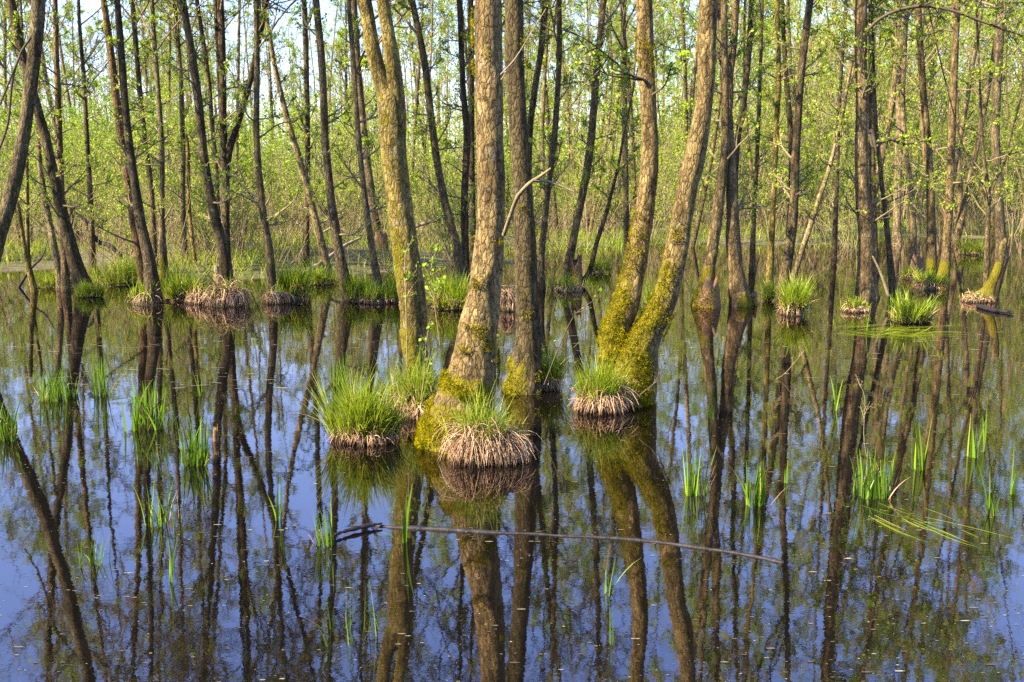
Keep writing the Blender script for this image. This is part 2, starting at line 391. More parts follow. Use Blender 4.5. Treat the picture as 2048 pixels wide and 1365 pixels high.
def trunk_mesh(mb, T, sides, rows, rng, rough=.05, mossf=None, seed=0, flare=0):
    T = np.vstack([T[0] + np.array([0, 0, -.35, T[0][3] * .1]), T])
    D = spline(T, rows); P, R = D[None, :, :3], np.maximum(D[None, :, 3], .006)
    th = np.arange(sides) / sides * 2 * math.pi
    cs = np.stack([np.cos(th)[None] + 0 * D[:, 2:3], np.sin(th)[None] + 0 * D[:, 2:3], D[:, 2:3] / .35 + 0 * th[None]], -1)
    dsp = 1 + rough * 1.6 * vnoise(cs * 1.3, seed) + rough * .9 * vnoise(cs * np.array([3.3, 3.3, 3.0]), seed + 7)
    if flare:
        fl = np.exp(-np.maximum(D[:, 2:3], 0) / flare)
        dsp = dsp + fl * .35 * np.maximum(vnoise(np.stack([np.cos(th) * 2.2, np.sin(th) * 2.2, 0 * th], -1), seed + 3), -.3)[None]
    T3, Nn, Bb = frames(P)
    nrmv = np.cos(th)[:, None] * Bb[0][:, None, :] + np.sin(th)[:, None] * Nn[0][:, None, :]
    att = None
    if mossf is not None: att = mossf(P[0][:, None, :] + 0 * nrmv, nrmv)
    if att is not None and sides > 30:
        q = P[0][:, None, :] + nrmv * R[0][:, None, None]
        dsp = dsp + smooth(.35, .75, att + .5 * fbm(q * 9, 11, 3)) * (.004 + .03 * np.maximum(fbm(q * 22, 5, 3), -.15)) / R[0][:, None]
    V = tubes(mb, P, R, sides, 0, att, dsp[None])
    return P[0], R[0], V[0], nrmv, att
def fuzz(mb, V, nr, att, rng, n, length, thr=.5):
    """little moss tufts over the mossy part of a trunk's skin"""
    k, s, _ = V.shape
    A = V[:-1]; B = V[1:]; area = np.linalg.norm(B - A, axis=2) * np.linalg.norm(np.roll(A, -1, 1) - A, axis=2)
    noise = fbm(V * 7, 11, 4) * 1.6
    w = area * np.clip((att + noise)[:-1] - thr, 0, .25); w = w.ravel() / w.sum()
    idx = rng.choice(len(w), n, p=w); i, j = idx // s, idx % s; u, v = rng.uniform(size=(2, n, 1))
    j2 = (j + 1) % s
    c = (A[i, j] * (1 - u) + A[i, j2] * u) * (1 - v) + (B[i, j] * (1 - u) + B[i, j2] * u) * v
    no = nr[i, j]
    lump = (1 + fbm(c * 25, 4, 2))[:, None]
    c = c + no * .02 * np.maximum(lump, .1)
    d = nrm(no + rng.normal(size=(n, 3)) * .55 + np.array([0, 0, .25]))
    blades(mb, rng, c - d * .006, d, length * rng.uniform(.5, 1.3, n), .006, 3, .1)
def leftmoss(z0, z1, top, strength=1.0, side=(-.85, -.5), hi=None):
    s = np.array([*side, 0.0]); s /= np.linalg.norm(s)
    def f(P, nr):
        k = nr @ s
        zz = P[..., 2] + .5 * (z1 - z0 + .2) * fbm(P * 4, 3, 2)
        return strength * np.clip((k + .55) * 1.1, 0, 1) * (1 - smooth(z0, z1, zz)) * top
    return f

ROOT = {}
def px_tree(key, label, pts, H, tint=(1, 1, 1), lean=0.0, moss=None, crown_z=None, n1=20, lpt=6, length=2.2, leaf=.045,
            sprouts=14, sides=14, rows=60, group="alders standing in and around the water", seed=None, cut=False, extra=(), mat_=None, base_z=0.0, name="alder_tree", cat="tree", flare=.25, n2=5, n3=4):
    seed = abs(hash3(len(key) * 7 + sum(map(ord, key)), 3, 5)) * 1e6 if seed is None else seed
    rng = np.random.default_rng(int(seed))
    T = trace(pts, lean, base_z); loc = T[0][:3].copy(); loc[2] = 0
    root = thing(name, loc, label, cat, group); ROOT[key] = root
    off = np.array([*loc, 0])
    T = T - off
    mb = MB()
    Tx = T if cut else extend(T, H, rng)
    P, R, V, nr, att = trunk_mesh(mb, Tx, sides, rows, rng, mossf=moss, seed=int(seed) % 1000, flare=flare)
    for e in extra:
        E = trace(e["pts"] + [pts[-1]], lean, base_z)[1:] - off
        E = extend(E, H * .9, rng) if not e.get("cut") else E
        mb2 = MB()
        trunk_mesh_nofoot(mb2, E, max(8, sides - 4), rows, rng, seed=int(seed) % 1000 + 17, mossf=moss)
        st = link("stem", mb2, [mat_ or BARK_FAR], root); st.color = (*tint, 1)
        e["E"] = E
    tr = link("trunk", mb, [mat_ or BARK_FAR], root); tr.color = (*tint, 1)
    if not cut:
        mb = MB(); cz = crown_z if crown_z is not None else H * .4
        crown(mb, rng, P, R, cz, H * .98, n1, length, n2, n3, lpt, leaf)
        for e in extra:
            if "E" in e and not e.get("cut"): crown(mb, rng, e["E"][:, :3], e["E"][:, 3], cz, H * .88, n1 // 2, length, n2, n3, lpt, leaf)
        if sprouts:
            crown(mb, rng, P, R, .9, cz + 1, sprouts, .75, 4, 3, 4, leaf * .9, elev=(-5, 55), tw=.004)
        link("crown", mb, [TWIG, LEAF], root)
    return root, P, R, V, nr, att, rng
def trunk_mesh_nofoot(mb, T, sides, rows, rng, seed=0, mossf=None, rough=.05):
    D = spline(T, rows); P, R = D[None, :, :3], np.maximum(D[None, :, 3], .006)
    th = np.arange(sides) / sides * 2 * math.pi
    cs = np.stack([np.cos(th)[None] + 0 * D[:, 2:3], np.sin(th)[None] + 0 * D[:, 2:3], D[:, 2:3] / .35 + 0 * th[None]], -1)
    dsp = 1 + rough * 1.6 * vnoise(cs * 1.3, seed) + rough * .9 * vnoise(cs * 3.2, seed + 7)
    T3, Nn, Bb = frames(P); nrmv = np.cos(th)[:, None] * Bb[0][:, None, :] + np.sin(th)[:, None] * Nn[0][:, None, :]
    att = mossf(P[0][:, None, :] + 0 * nrmv, nrmv) if mossf else None
    V = tubes(mb, P, R, sides, 0, att, dsp[None])
    return P[0], R[0], V[0], nrmv, att
def px_branch(root, pts, depth, mats, name="branch", n2=0, n3=0, lpt=0, leaf=.04, seed=1, tw=.003, sides=8):
    """a limb traced in the photograph, at its own depth: points (x, y, width)"""
    rng = np.random.default_rng(seed); loc = np.array(root.location)
    D = []
    for k, p in enumerate(pts):
        Yd = depth if np.isscalar(depth) else np.interp(k / (len(pts) - 1), np.linspace(0, 1, len(depth)), depth)
        D.append((*(atdepth(p[0], p[1], Yd) - loc), p[2] * .5 * pxm(Yd)))
    D = spline(np.array(D), max(10, len(pts) * 5)); mb = MB()
    if n2: limbs(mb, rng, D[None, :, :3], D[None, :, 3], n2, n3, lpt, leaf, 0, 1, s1=sides, l2=.28, tw=tw)
    else: tubes(mb, D[None, :, :3], D[None, :, 3], sides)
    return link(name, mb, mats, root)

# ---- the four big trees near the camera
NEARG = "thick alders near the camera"
def moss_main(P, nr):
    z = P[..., 2]; k = nr @ nrm(np.array([-.75, -.66, 0]))
    up = np.exp(-((z - .47) / .10) ** 2) * np.clip((k + .75) * 1.2, 0, 1)
    z = z + .16 * fbm(P * 8, 3, 3)
    up = np.exp(-((z - .47) / .11) ** 2) * np.clip((k + .75) * 1.2, 0, 1)
    lo = (1 - smooth(.26, .36, z)) * np.clip((k + .25) * 1.3, 0, 1)
    return np.clip(np.maximum(up, lo), 0, 1)
r, P, R, V, nr, att, rng = px_tree("main", "thickest scaly-barked alder, its flared mossy foot behind the largest straw tussock",
    [(975, 0, 52), (979, 199, 54), (982, 399, 56), (978, 498, 62), (973, 548, 64), (967, 598, 68), (959, 648, 78), (953, 690, 82), (943, 756, 98), (931, 795, 116), (920, 845, 138), (916, 885, 160)],
    15, moss=moss_main, crown_z=7, sides=56, rows=260, sprouts=0, mat_=BARK, group=NEARG, flare=0, n1=14, n2=4, n3=3, tint=(1.24, 1.08, .82))
mbz = MB(); fuzz(mbz, V, nr, att, rng, 34000, .022); link("moss", mbz, [MOSS], r)
px_branch(r, [(1008, 470, 9), (1018, 440, 8), (1033, 399, 8.5), (1048, 378, 8), (1063, 364, 7.5), (1082, 352, 6), (1102, 337, 4)], [6.2, 5.9, 5.8], [BRANCHW], "broken_branch", sides=10)
px_branch(r, [(1066, 361, 6), (1090, 362, 5), (1118, 371, 4), (1150, 386, 2)], 5.85, [DEADWOOD], "branch_fork")
px_branch(r, [(1001, 150, 3), (1030, 118, 2.4), (1060, 70, 2), (1092, 18, 1.4)], 6.1, [DEADWOOD], "dead_twig")
px_branch(r, [(1003, 148, 4), (1012, 146, 3), (1002, 160, 2)], 6.2, [DEADWOOD], "dead_twig", sides=6)

def moss_second(P, nr):
    z = P[..., 2]; k = nr @ nrm(np.array([-.9, -.45, 0]))
    z = z + .3 * fbm(P * 6, 3, 3)
    return .8 * np.clip((k + .1) * 1.3, 0, 1) * (1 - smooth(.15, .62, z))
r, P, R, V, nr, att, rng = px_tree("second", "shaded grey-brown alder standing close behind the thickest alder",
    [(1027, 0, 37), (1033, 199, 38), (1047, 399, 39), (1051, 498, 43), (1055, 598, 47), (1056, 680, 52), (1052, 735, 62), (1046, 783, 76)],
    15, moss=moss_second, crown_z=7, sides=40, rows=180, sprouts=0, mat_=BARK, group=NEARG, n1=14, n2=4, n3=3, tint=(.52, .49, .40), flare=.15)  # thickest alder's shade is put into this dark grey-brown bark tint
mbz = MB(); fuzz(mbz, V, nr, att, rng, 10000, .022); link("moss", mbz, [MOSS], r)

def moss_third(P, nr):
    z = P[..., 2]; k = nr @ nrm(np.array([-.9, -.45, 0]))
    return .42 * np.clip(k + .4, 0, 1) + .35 * np.clip(k, 0, 1) * np.exp(-((z - 1.15) / .25) ** 2) + .6 * np.clip(k, 0, 1) * (1 - smooth(.3, .5, z))
r, P, R, V, nr, att, rng = px_tree("third", "yellow-green lichened alder forking into two stems near the top of the picture",
    [(729, 0, 27), (746, 100, 30), (764, 170, 34), (779, 209, 50), (787, 299, 52), (798, 399, 51), (810, 498, 52), (824, 598, 52), (829, 680, 49), (834, 742, 46)],
    14, moss=moss_third, crown_z=7, sides=40, rows=200, sprouts=0, mat_=BARK, group=NEARG, n1=14, n2=4, n3=3, tint=(1.12, 1.06, .56), flare=.1,
    extra=[{"pts": [(765, 0, 24), (781, 100, 29), (788, 160, 33), (793, 230, 38), (795, 300, 36)]}])

def moss_twin(P, nr):
    z = P[..., 2]; k = nr @ nrm(np.array([-.8, -.6, 0]))
    z = z + .35 * fbm(P * 5, 3, 2)
    return np.clip(np.clip((k + .5) * 1.3, 0, 1) * (1 - smooth(.4, .75, z)) + .5 * np.clip((k - .1) * 1.6, 0, 1) * (1 - smooth(.8, 1.4, z)) + .3 * np.clip(k, 0, 1) * (1 - smooth(1.3, 2.1, z)), 0, 1)
r, P, R, V, nr, att, rng = px_tree("twin", "twin-stemmed alder with golden moss over its joined base beside a straw tussock",
    [(1416, 0, 35), (1414, 100, 37), (1409, 199, 35), (1393, 299, 42), (1371, 398, 40), (1354, 498, 45), (1329, 598, 52), (1294, 665, 62), (1278, 700, 78), (1268, 735, 92), (1262, 770, 104), (1260, 802, 116)],
    15, moss=moss_twin, crown_z=7, sides=44, rows=220, sprouts=0, mat_=BARK, group=NEARG, n1=14, n2=4, n3=3, tint=(1.2, 1.06, .76), flare=.1)
off = np.array(r.location)
E = trace([(1289, 0, 32), (1291, 100, 33), (1296, 199, 32), (1300, 299, 34), (1292, 398, 37), (1278, 498, 38), (1257, 598, 48), (1238, 650, 52), (1232, 690, 60), (1238, 730, 66), (1250, 770, 70), (1264, 800, 80)])
E[:, :3] -= off
mb = MB(); Ex = extend(E, 14, rng); P2, R2, V2, nr2, at2 = trunk_mesh(mb, Ex, 40, 200, rng, mossf=moss_twin, seed=77)
st = link("stem", mb, [BARK], r); st.color = (1.25, 1.09, .76, 1)
mbz = MB(); fuzz(mbz, V, nr, att, rng, 22000, .022); fuzz(mbz, V2, nr2, at2, rng, 18000, .022); link("moss", mbz, [MOSS], r)
px_branch(r, [(1300, 175, 10), (1288, 160, 6), (1262, 150, 4), (1225, 120, 3.4), (1190, 92, 3), (1158, 72, 2), (1120, 60, 1.5)], [7.7, 7.6, 7.2], [TWIG_DARK, LEAF], n2=9, n3=4, lpt=2, leaf=.035, seed=5, tw=.002)
px_branch(r, [(1284, 160, 5), (1255, 157, 3), (1215, 150, 2.4), (1180, 130, 2), (1150, 128, 1.4)], [7.7, 7.4], [TWIG_DARK, LEAF], n2=6, n3=4, lpt=2, leaf=.035, seed=6, tw=.002)
px_branch(r, [(1305, 190, 5), (1330, 170, 3), (1345, 130, 2.4), (1370, 120, 1.6)], [7.8, 7.5], [TWIG_DARK, LEAF], n2=6, n3=4, lpt=3, leaf=.035, seed=8, tw=.002)

# ---- trees farther over the water
DK, MID, PALE, YEL = (.44, .41, .38), (.64, .61, .54), (1.3, 1.22, 1.05), (1.15, 1.12, .5)  # DK: naturally dark bark, with shade on the left trees put into the tint
BASEMOSS = leftmoss(.2, .7, 1.0)
trees = [
 ("bend", "leaning alder cut by the picture's edge, its trunk bending down out of sight", [(77, 0, 27), (70, 100, 26), (55, 224, 24), (37, 324, 26), (15, 414, 28), (-8, 490, 30), (-32, 580, 34), (-52, 690, 44)], 13, MID, {"sprouts": 0}),
 ("sweep", "dark alder sweeping up and away from a small bright green tuft at its foot", [(22, 0, 15), (42, 100, 17), (67, 190, 18), (90, 274, 19), (107, 349, 20), (130, 449, 23), (154, 538, 28), (172, 590, 36)], 15, DK, {}),
 ("foot41", "dark leaning alder with a bare black foot, front one of a close pair", [(234, 0, 12), (244, 125, 14), (254, 249, 15), (267, 349, 17), (282, 449, 20), (299, 523, 24), (310, 608, 34)], 16, DK, {}),
 ("foot42", "rust-streaked dark alder crossing close behind the bare-footed leaning alder", [(207, 0, 12), (224, 125, 15), (239, 249, 16), (254, 349, 16), (269, 449, 17), (287, 560, 20), (291, 596, 26)], 16, (.8, .6, .45), {}),
 ("fork36", "dark alder curving down into the broad brown tussock, thicker of the two there", [(366, 0, 13), (386, 125, 16), (399, 224, 17), (409, 324, 17), (428, 424, 19), (449, 513, 24), (455, 600, 32)], 15, DK, {}),
 ("fork35", "upright alder with a long side fork, rising from the broad brown tussock", [(441, 0, 14), (445, 150, 15), (446, 249, 15), (451, 349, 15), (452, 449, 15), (456, 592, 20)], 15, DK,
     {"extra": [{"pts": [(533, 0, 11), (503, 150, 12), (478, 239, 13), (458, 309, 13), (452, 380, 12)]}, {"pts": [(431, 0, 8), (437, 125, 9), (443, 240, 10), (447, 300, 9)]}]}),
 ("tuss33", "kinked alder standing on a shaggy straw tussock beside a bright grass clump", [(513, 0, 11), (514, 150, 12), (513, 274, 13), (523, 399, 14), (540, 513, 16), (543, 604, 22)], 15, MID, {}),
 ("lean31", "pale alder leaning far over, its foot beside a fallen grey log", [(529, 20, 9), (540, 80, 9), (553, 150, 10), (578, 249, 12), (608, 349, 13), (633, 448, 15), (653, 530, 17), (658, 560, 20)], 12, PALE, {}),
 ("dark30", "dark straight alder tapering up from green sedge between two fallen logs", [(632, 0, 14), (645, 150, 15), (652, 299, 16), (665, 424, 18), (680, 513, 21), (694, 602, 30)], 16, (.68, .64, .6), {}),
 ("slim29", "slim grey alder with a short snapped side fork, its foot in sedge", [(697, 0, 9), (707, 125, 10), (715, 249, 11), (727, 374, 12), (744, 498, 14), (763, 603, 20)], 14, (.75, .72, .66),
     {"extra": [{"pts": [(732, 98, 3), (722, 118, 5), (710, 150, 6), (709, 175, 6)], "cut": True}]}),
 ("lean26", "leaning alder slanting down behind the lichened forked alder", [(824, 0, 12), (849, 125, 14), (867, 274, 15), (886, 389, 16), (914, 498, 18), (924, 575, 24)], 15, (.75, .7, .62), {}),
 ("dark27", "dark sinuous alder just beside the thickest alder's sunlit flank", [(919, 0, 11), (926, 174, 12), (934, 274, 14), (929, 399, 15), (931, 523, 17), (934, 570, 24)], 14, DK, {}),
 ("dark28", "thin dark alder half hidden by the thickest alder", [(941, 0, 12), (943, 249, 12), (946, 473, 13), (948, 560, 18)], 14, DK, {}),
 ("mid21", "grey alder disappearing behind the shaded alder's upper trunk", [(1092, 0, 13), (1082, 100, 13), (1067, 199, 13), (1058, 299, 13), (1054, 560, 16)], 14, MID, {}),
 ("moss22", "wavy alder with dark moss pads on its trunk at a bend", [(1118, 0, 11), (1118, 125, 11), (1111, 249, 12), (1103, 324, 12), (1091, 424, 12), (1083, 520, 13), (1081, 580, 18)], 14, MID, {}),
 ("lean23", "leaning alder curving down to a mossy broken stump in the water", [(1206, 0, 13), (1193, 150, 14), (1180, 299, 16), (1163, 399, 16), (1143, 498, 17), (1130, 572, 24)], 15, (.8, .74, .64), {}),
 ("straight24", "slender straight alder seen between the wavy alders and the twin-stemmed alder", [(1246, 0, 10), (1248, 150, 11), (1250, 299, 12), (1254, 498, 14), (1254, 532, 18)], 15, MID, {}),
 ("hook25", "small black hooked stem bowing up out of the water", [(1248, 270, 4), (1235, 339, 6), (1213, 424, 8), (1193, 488, 9), (1178, 545, 10), (1158, 572, 14)], 5, (.4, .36, .33), {"n1": 8, "length": .8, "sprouts": 4}),
 ("stump5a", "alder leaning up out of a squat mossy rotten stump", [(1448, 0, 12), (1450, 150, 14), (1450, 290, 17), (1441, 374, 21), (1432, 448, 23), (1419, 530, 27), (1407, 612, 44)], 15, (.95, .85, .66), {"moss": leftmoss(.5, .95, 1.0)}),
 ("pale5b", "alder with a pale spreading foot right beside the squat mossy stump", [(1441, 0, 16), (1446, 100, 18), (1454, 199, 20), (1460, 299, 19), (1464, 398, 23), (1466, 498, 28), (1474, 560, 34), (1478, 612, 46)], 15, (1.0, .86, .7),
     {"moss": leftmoss(.05, .3, .9, side=(.9, -.3)), "extra": [{"pts": [(1472, 0, 15), (1468, 75, 15), (1460, 150, 15), (1459, 215, 14)]}]}),
 ("back5c", "dark alder arching up behind the pale-footed alder", [(1504, 0, 11), (1498, 100, 12), (1486, 210, 13), (1474, 289, 13), (1470, 398, 13), (1478, 560, 18)], 14, DK, {}),
 ("big6", "stout lone alder with a whitish grey foot above dry yellow grass", [(1723, 0, 23), (1722, 100, 24), (1724, 199, 24), (1723, 299, 26), (1725, 398, 28), (1733, 473, 30), (1732, 548, 36), (1731, 596, 44)], 16, (.9, .8, .68), {"sides": 24, "rows": 100}),
 ("thin6b", "thin alder rising close behind the stout white-footed alder", [(1743, 0, 12), (1744, 299, 13), (1748, 448, 12), (1750, 552, 16)], 14, MID, {}),
 ("thin6c", "thin bowed stem springing from the water near the white-footed alder", [(1752, 240, 6), (1757, 299, 8), (1764, 373, 9), (1773, 448, 10), (1786, 592, 16)], 8, MID, {"n1": 10, "length": 1.2, "sprouts": 4}),
 ("moss7", "dark-topped alder with a mossy foot, one of two sharing a mossy mound", [(1836, 0, 12), (1844, 150, 13), (1856, 299, 15), (1863, 448, 17), (1862, 556, 22)], 15, (.8, .72, .6), {"moss": BASEMOSS}),
 ("moss8", "straight alder tapering onto the same mossy mound as the dark-topped one", [(1914, 0, 13), (1906, 199, 14), (1901, 349, 15), (1893, 500, 18), (1886, 562, 28)], 15, (1.0, .88, .7), {"moss": BASEMOSS}),
 ("grey10", "grey alder rising behind the broken mossy leaning stub", [(2005, 0, 14), (1991, 249, 16), (1998, 398, 17), (2002, 515, 24)], 16, (.9, .85, .78), {}),
 ("dark12", "dark slanting alder behind the round green sedge tussock", [(1620, 0, 14), (1602, 150, 15), (1592, 299, 16), (1585, 448, 19), (1572, 540, 22), (1564, 598, 30)], 15, (.6, .54, .48), {"sprouts": 24}),
 ("yellow13", "slim alder coated yellow with moss from top to bottom", [(1554, 0, 9), (1557, 150, 10), (1551, 299, 11), (1546, 425, 11), (1538, 570, 16)], 13, YEL, {}),
 ("dark14", "dark thin alder crossing behind the yellow-coated slim alder", [(1563, 0, 9), (1572, 150, 10), (1580, 250, 11), (1582, 400, 11), (1570, 560, 14)], 14, DK, {}),
 ("slant15", "spindly pale stem slanting across behind the round sedge tussock", [(1712, 75, 5), (1704, 125, 6), (1669, 299, 8), (1630, 424, 10), (1590, 545, 12), (1577, 585, 16)], 8, PALE, {"n1": 12, "length": 1.4, "sprouts": 10}),
 ("thin16", "thin dark alder seen behind the slanting spindly stem", [(1692, 0, 7), (1679, 199, 8), (1674, 349, 9), (1668, 520, 12)], 14, DK, {}),
 ("zig17", "crooked slim alder between the white-footed alder and the mossy mound", [(1814, 0, 8), (1806, 199, 9), (1811, 299, 10), (1824, 398, 11), (1828, 535, 14)], 13, PALE, {}),
 ("pale18", "pale broad trunk far back between the white-footed alder and the mossy mound", [(1800, 150, 12), (1797, 299, 14), (1794, 450, 17), (1793, 492, 22)], 15, (1.3, 1.2, 1.1), {}),
 ("slim20", "slim alder behind the pale-footed alder's arching neighbour", [(1524, 0, 7), (1517, 249, 8), (1507, 448, 10), (1504, 545, 14)], 13, MID, {}),
 ("back32", "grey alder standing directly behind the far-leaning pale alder", [(608, 0, 10), (613, 150, 11), (615, 299, 11), (613, 448, 12), (612, 545, 16)], 15, MID, {}),
 ("thin37", "thin alder just beyond the dark alder of the broad brown tussock", [(394, 0, 8), (416, 150, 9), (424, 249, 9), (433, 349, 9), (440, 548, 13)], 14, MID, {}),
 ("mid38", "slender alder with a yellow dead stub beside its foot", [(349, 0, 8), (361, 150, 9), (366, 299, 10), (366, 400, 10), (370, 540, 14)], 14, (.8, .76, .7), {}),
 ("birch39", "alder with a pale peeling patch high up and a mossy forked foot", [(304, 0, 8), (308, 75, 9), (314, 150, 9), (324, 299, 10), (324, 449, 12), (330, 568, 18)], 15, (.85, .8, .75), {"moss": leftmoss(.4, .9, .9)}),
 ("mid40", "slim alder behind the close pair of dark leaning alders", [(264, 0, 9), (277, 150, 10), (289, 274, 10), (304, 398, 11), (312, 550, 15)], 15, MID, {}),
 ("mid43", "slender alder rising from grassy bank beside a black fallen bough", [(157, 0, 6), (159, 50, 7), (167, 150, 8), (174, 274, 9), (182, 424, 11), (185, 545, 16)], 14, MID, {}),
 ("mid44", "upright brown alder behind the dark sweeping alder", [(110, 0, 10), (114, 150, 11), (120, 299, 12), (125, 424, 12), (133, 582, 18)], 15, (.9, .78, .66), {}),
 ("pale48", "pale curved alder beside the dark sweeping alder, broken off above", [(72, 230, 5), (75, 255, 8), (82, 349, 10), (100, 449, 12), (117, 538, 15), (122, 580, 20)], 3, PALE, {"cut": True}),
 ("stub49", "short yellow mossy stub leaning out of the water near the picture's edge", [(35, 405, 4), (38, 424, 8), (50, 498, 9), (68, 584, 14)], 2, YEL, {"cut": True}),
 ("thin50", "thin mossy alder between the edge-cut alder and the pale curved one", [(50, 180, 6), (53, 274, 7), (55, 473, 8), (57, 545, 12)], 10, (1, .95, .6), {}),
 ("stub38b", "slim dead yellow stem with its top broken off", [(373, 270, 4), (376, 300, 7), (379, 424, 8), (390, 520, 9), (394, 548, 13)], 3, (1.5, 1.3, .7), {"cut": True}),
 ("snag11", "broken mossy stub leaning out of a heap of roots and straw", [(2015, 478, 3), (2008, 486, 12), (1998, 530, 16), (1980, 575, 20), (1970, 600, 36)], 2, (.6, .55, .35), {"cut": True, "moss": leftmoss(.3, 1.2, .75)}),
 ("stem11b", "bushy multi-twigged stem growing beside the broken mossy stub", [(1962, 220, 5), (1966, 299, 7), (1976, 398, 9), (1973, 540, 11), (1972, 590, 14)], 8, MID, {"n1": 22, "length": 2.0, "sprouts": 16,
     "extra": [{"pts": [(1900, 200, 3), (1925, 290, 4), (1955, 360, 5), (1974, 400, 6)]}, {"pts": [(2030, 240, 3), (2010, 320, 4), (1988, 370, 5), (1976, 420, 6)]}]}),
]
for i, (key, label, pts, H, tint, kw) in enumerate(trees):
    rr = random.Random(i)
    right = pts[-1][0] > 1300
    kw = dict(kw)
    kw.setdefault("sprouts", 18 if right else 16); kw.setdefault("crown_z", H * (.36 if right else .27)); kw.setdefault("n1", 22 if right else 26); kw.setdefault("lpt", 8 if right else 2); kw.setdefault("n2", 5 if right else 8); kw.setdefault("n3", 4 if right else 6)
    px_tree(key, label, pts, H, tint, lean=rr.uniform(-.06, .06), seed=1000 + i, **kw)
    if i == 0: pass
rt = ROOT["bend"]
px_branch(rt, [(62, 75, 5), (40, 110, 5), (25, 160, 5), (15, 250, 5), (-10, 320, 4)], 10.5, [TWIG_DARK], "branch")
px_branch(rt, [(40, 112, 4), (20, 160, 4), (0, 210, 4)], 10.4, [TWIG_DARK], "branch")
rt = ROOT["big6"]
px_branch(rt, [(1736, 60, 6), (1760, 38, 6), (1800, 20, 6), (1850, 13, 6), (1905, 22, 6), (1960, 42, 5), (2010, 60, 4), (2048, 72, 3)], [15.9, 15.5], [TWIG_DARK, LEAF], n2=10, n3=4, lpt=4, leaf=.05, seed=31, tw=.003)
px_branch(rt, [(1738, 262, 9), (1746, 270, 8), (1752, 300, 4)], 15.6, [TWIG_DARK], "branch", seed=2)
px_branch(rt, [(1740, 268, 7), (1748, 295, 6), (1775, 280, 5), (1810, 288, 4), (1850, 282, 3)], 15.7, [TWIG_DARK, LEAF], n2=12, n3=5, lpt=2, leaf=.05, seed=33, tw=.003)
rt = ROOT["moss22"]
mbz = MB(); rng = np.random.default_rng(4)
for (x, y, n_) in ((1106, 283, 500), (1106, 310, 350)):
    c = atdepth(x, y, np.array(rt.location)[1]) - np.array(rt.location)
    d = nrm(rng.normal(size=(n_, 3))); blades(mbz, rng, c + d * np.array([.075, .075, .11]), d, np.full(n_, .05), .016, 3)
link("moss", mbz, [MOSS], rt)

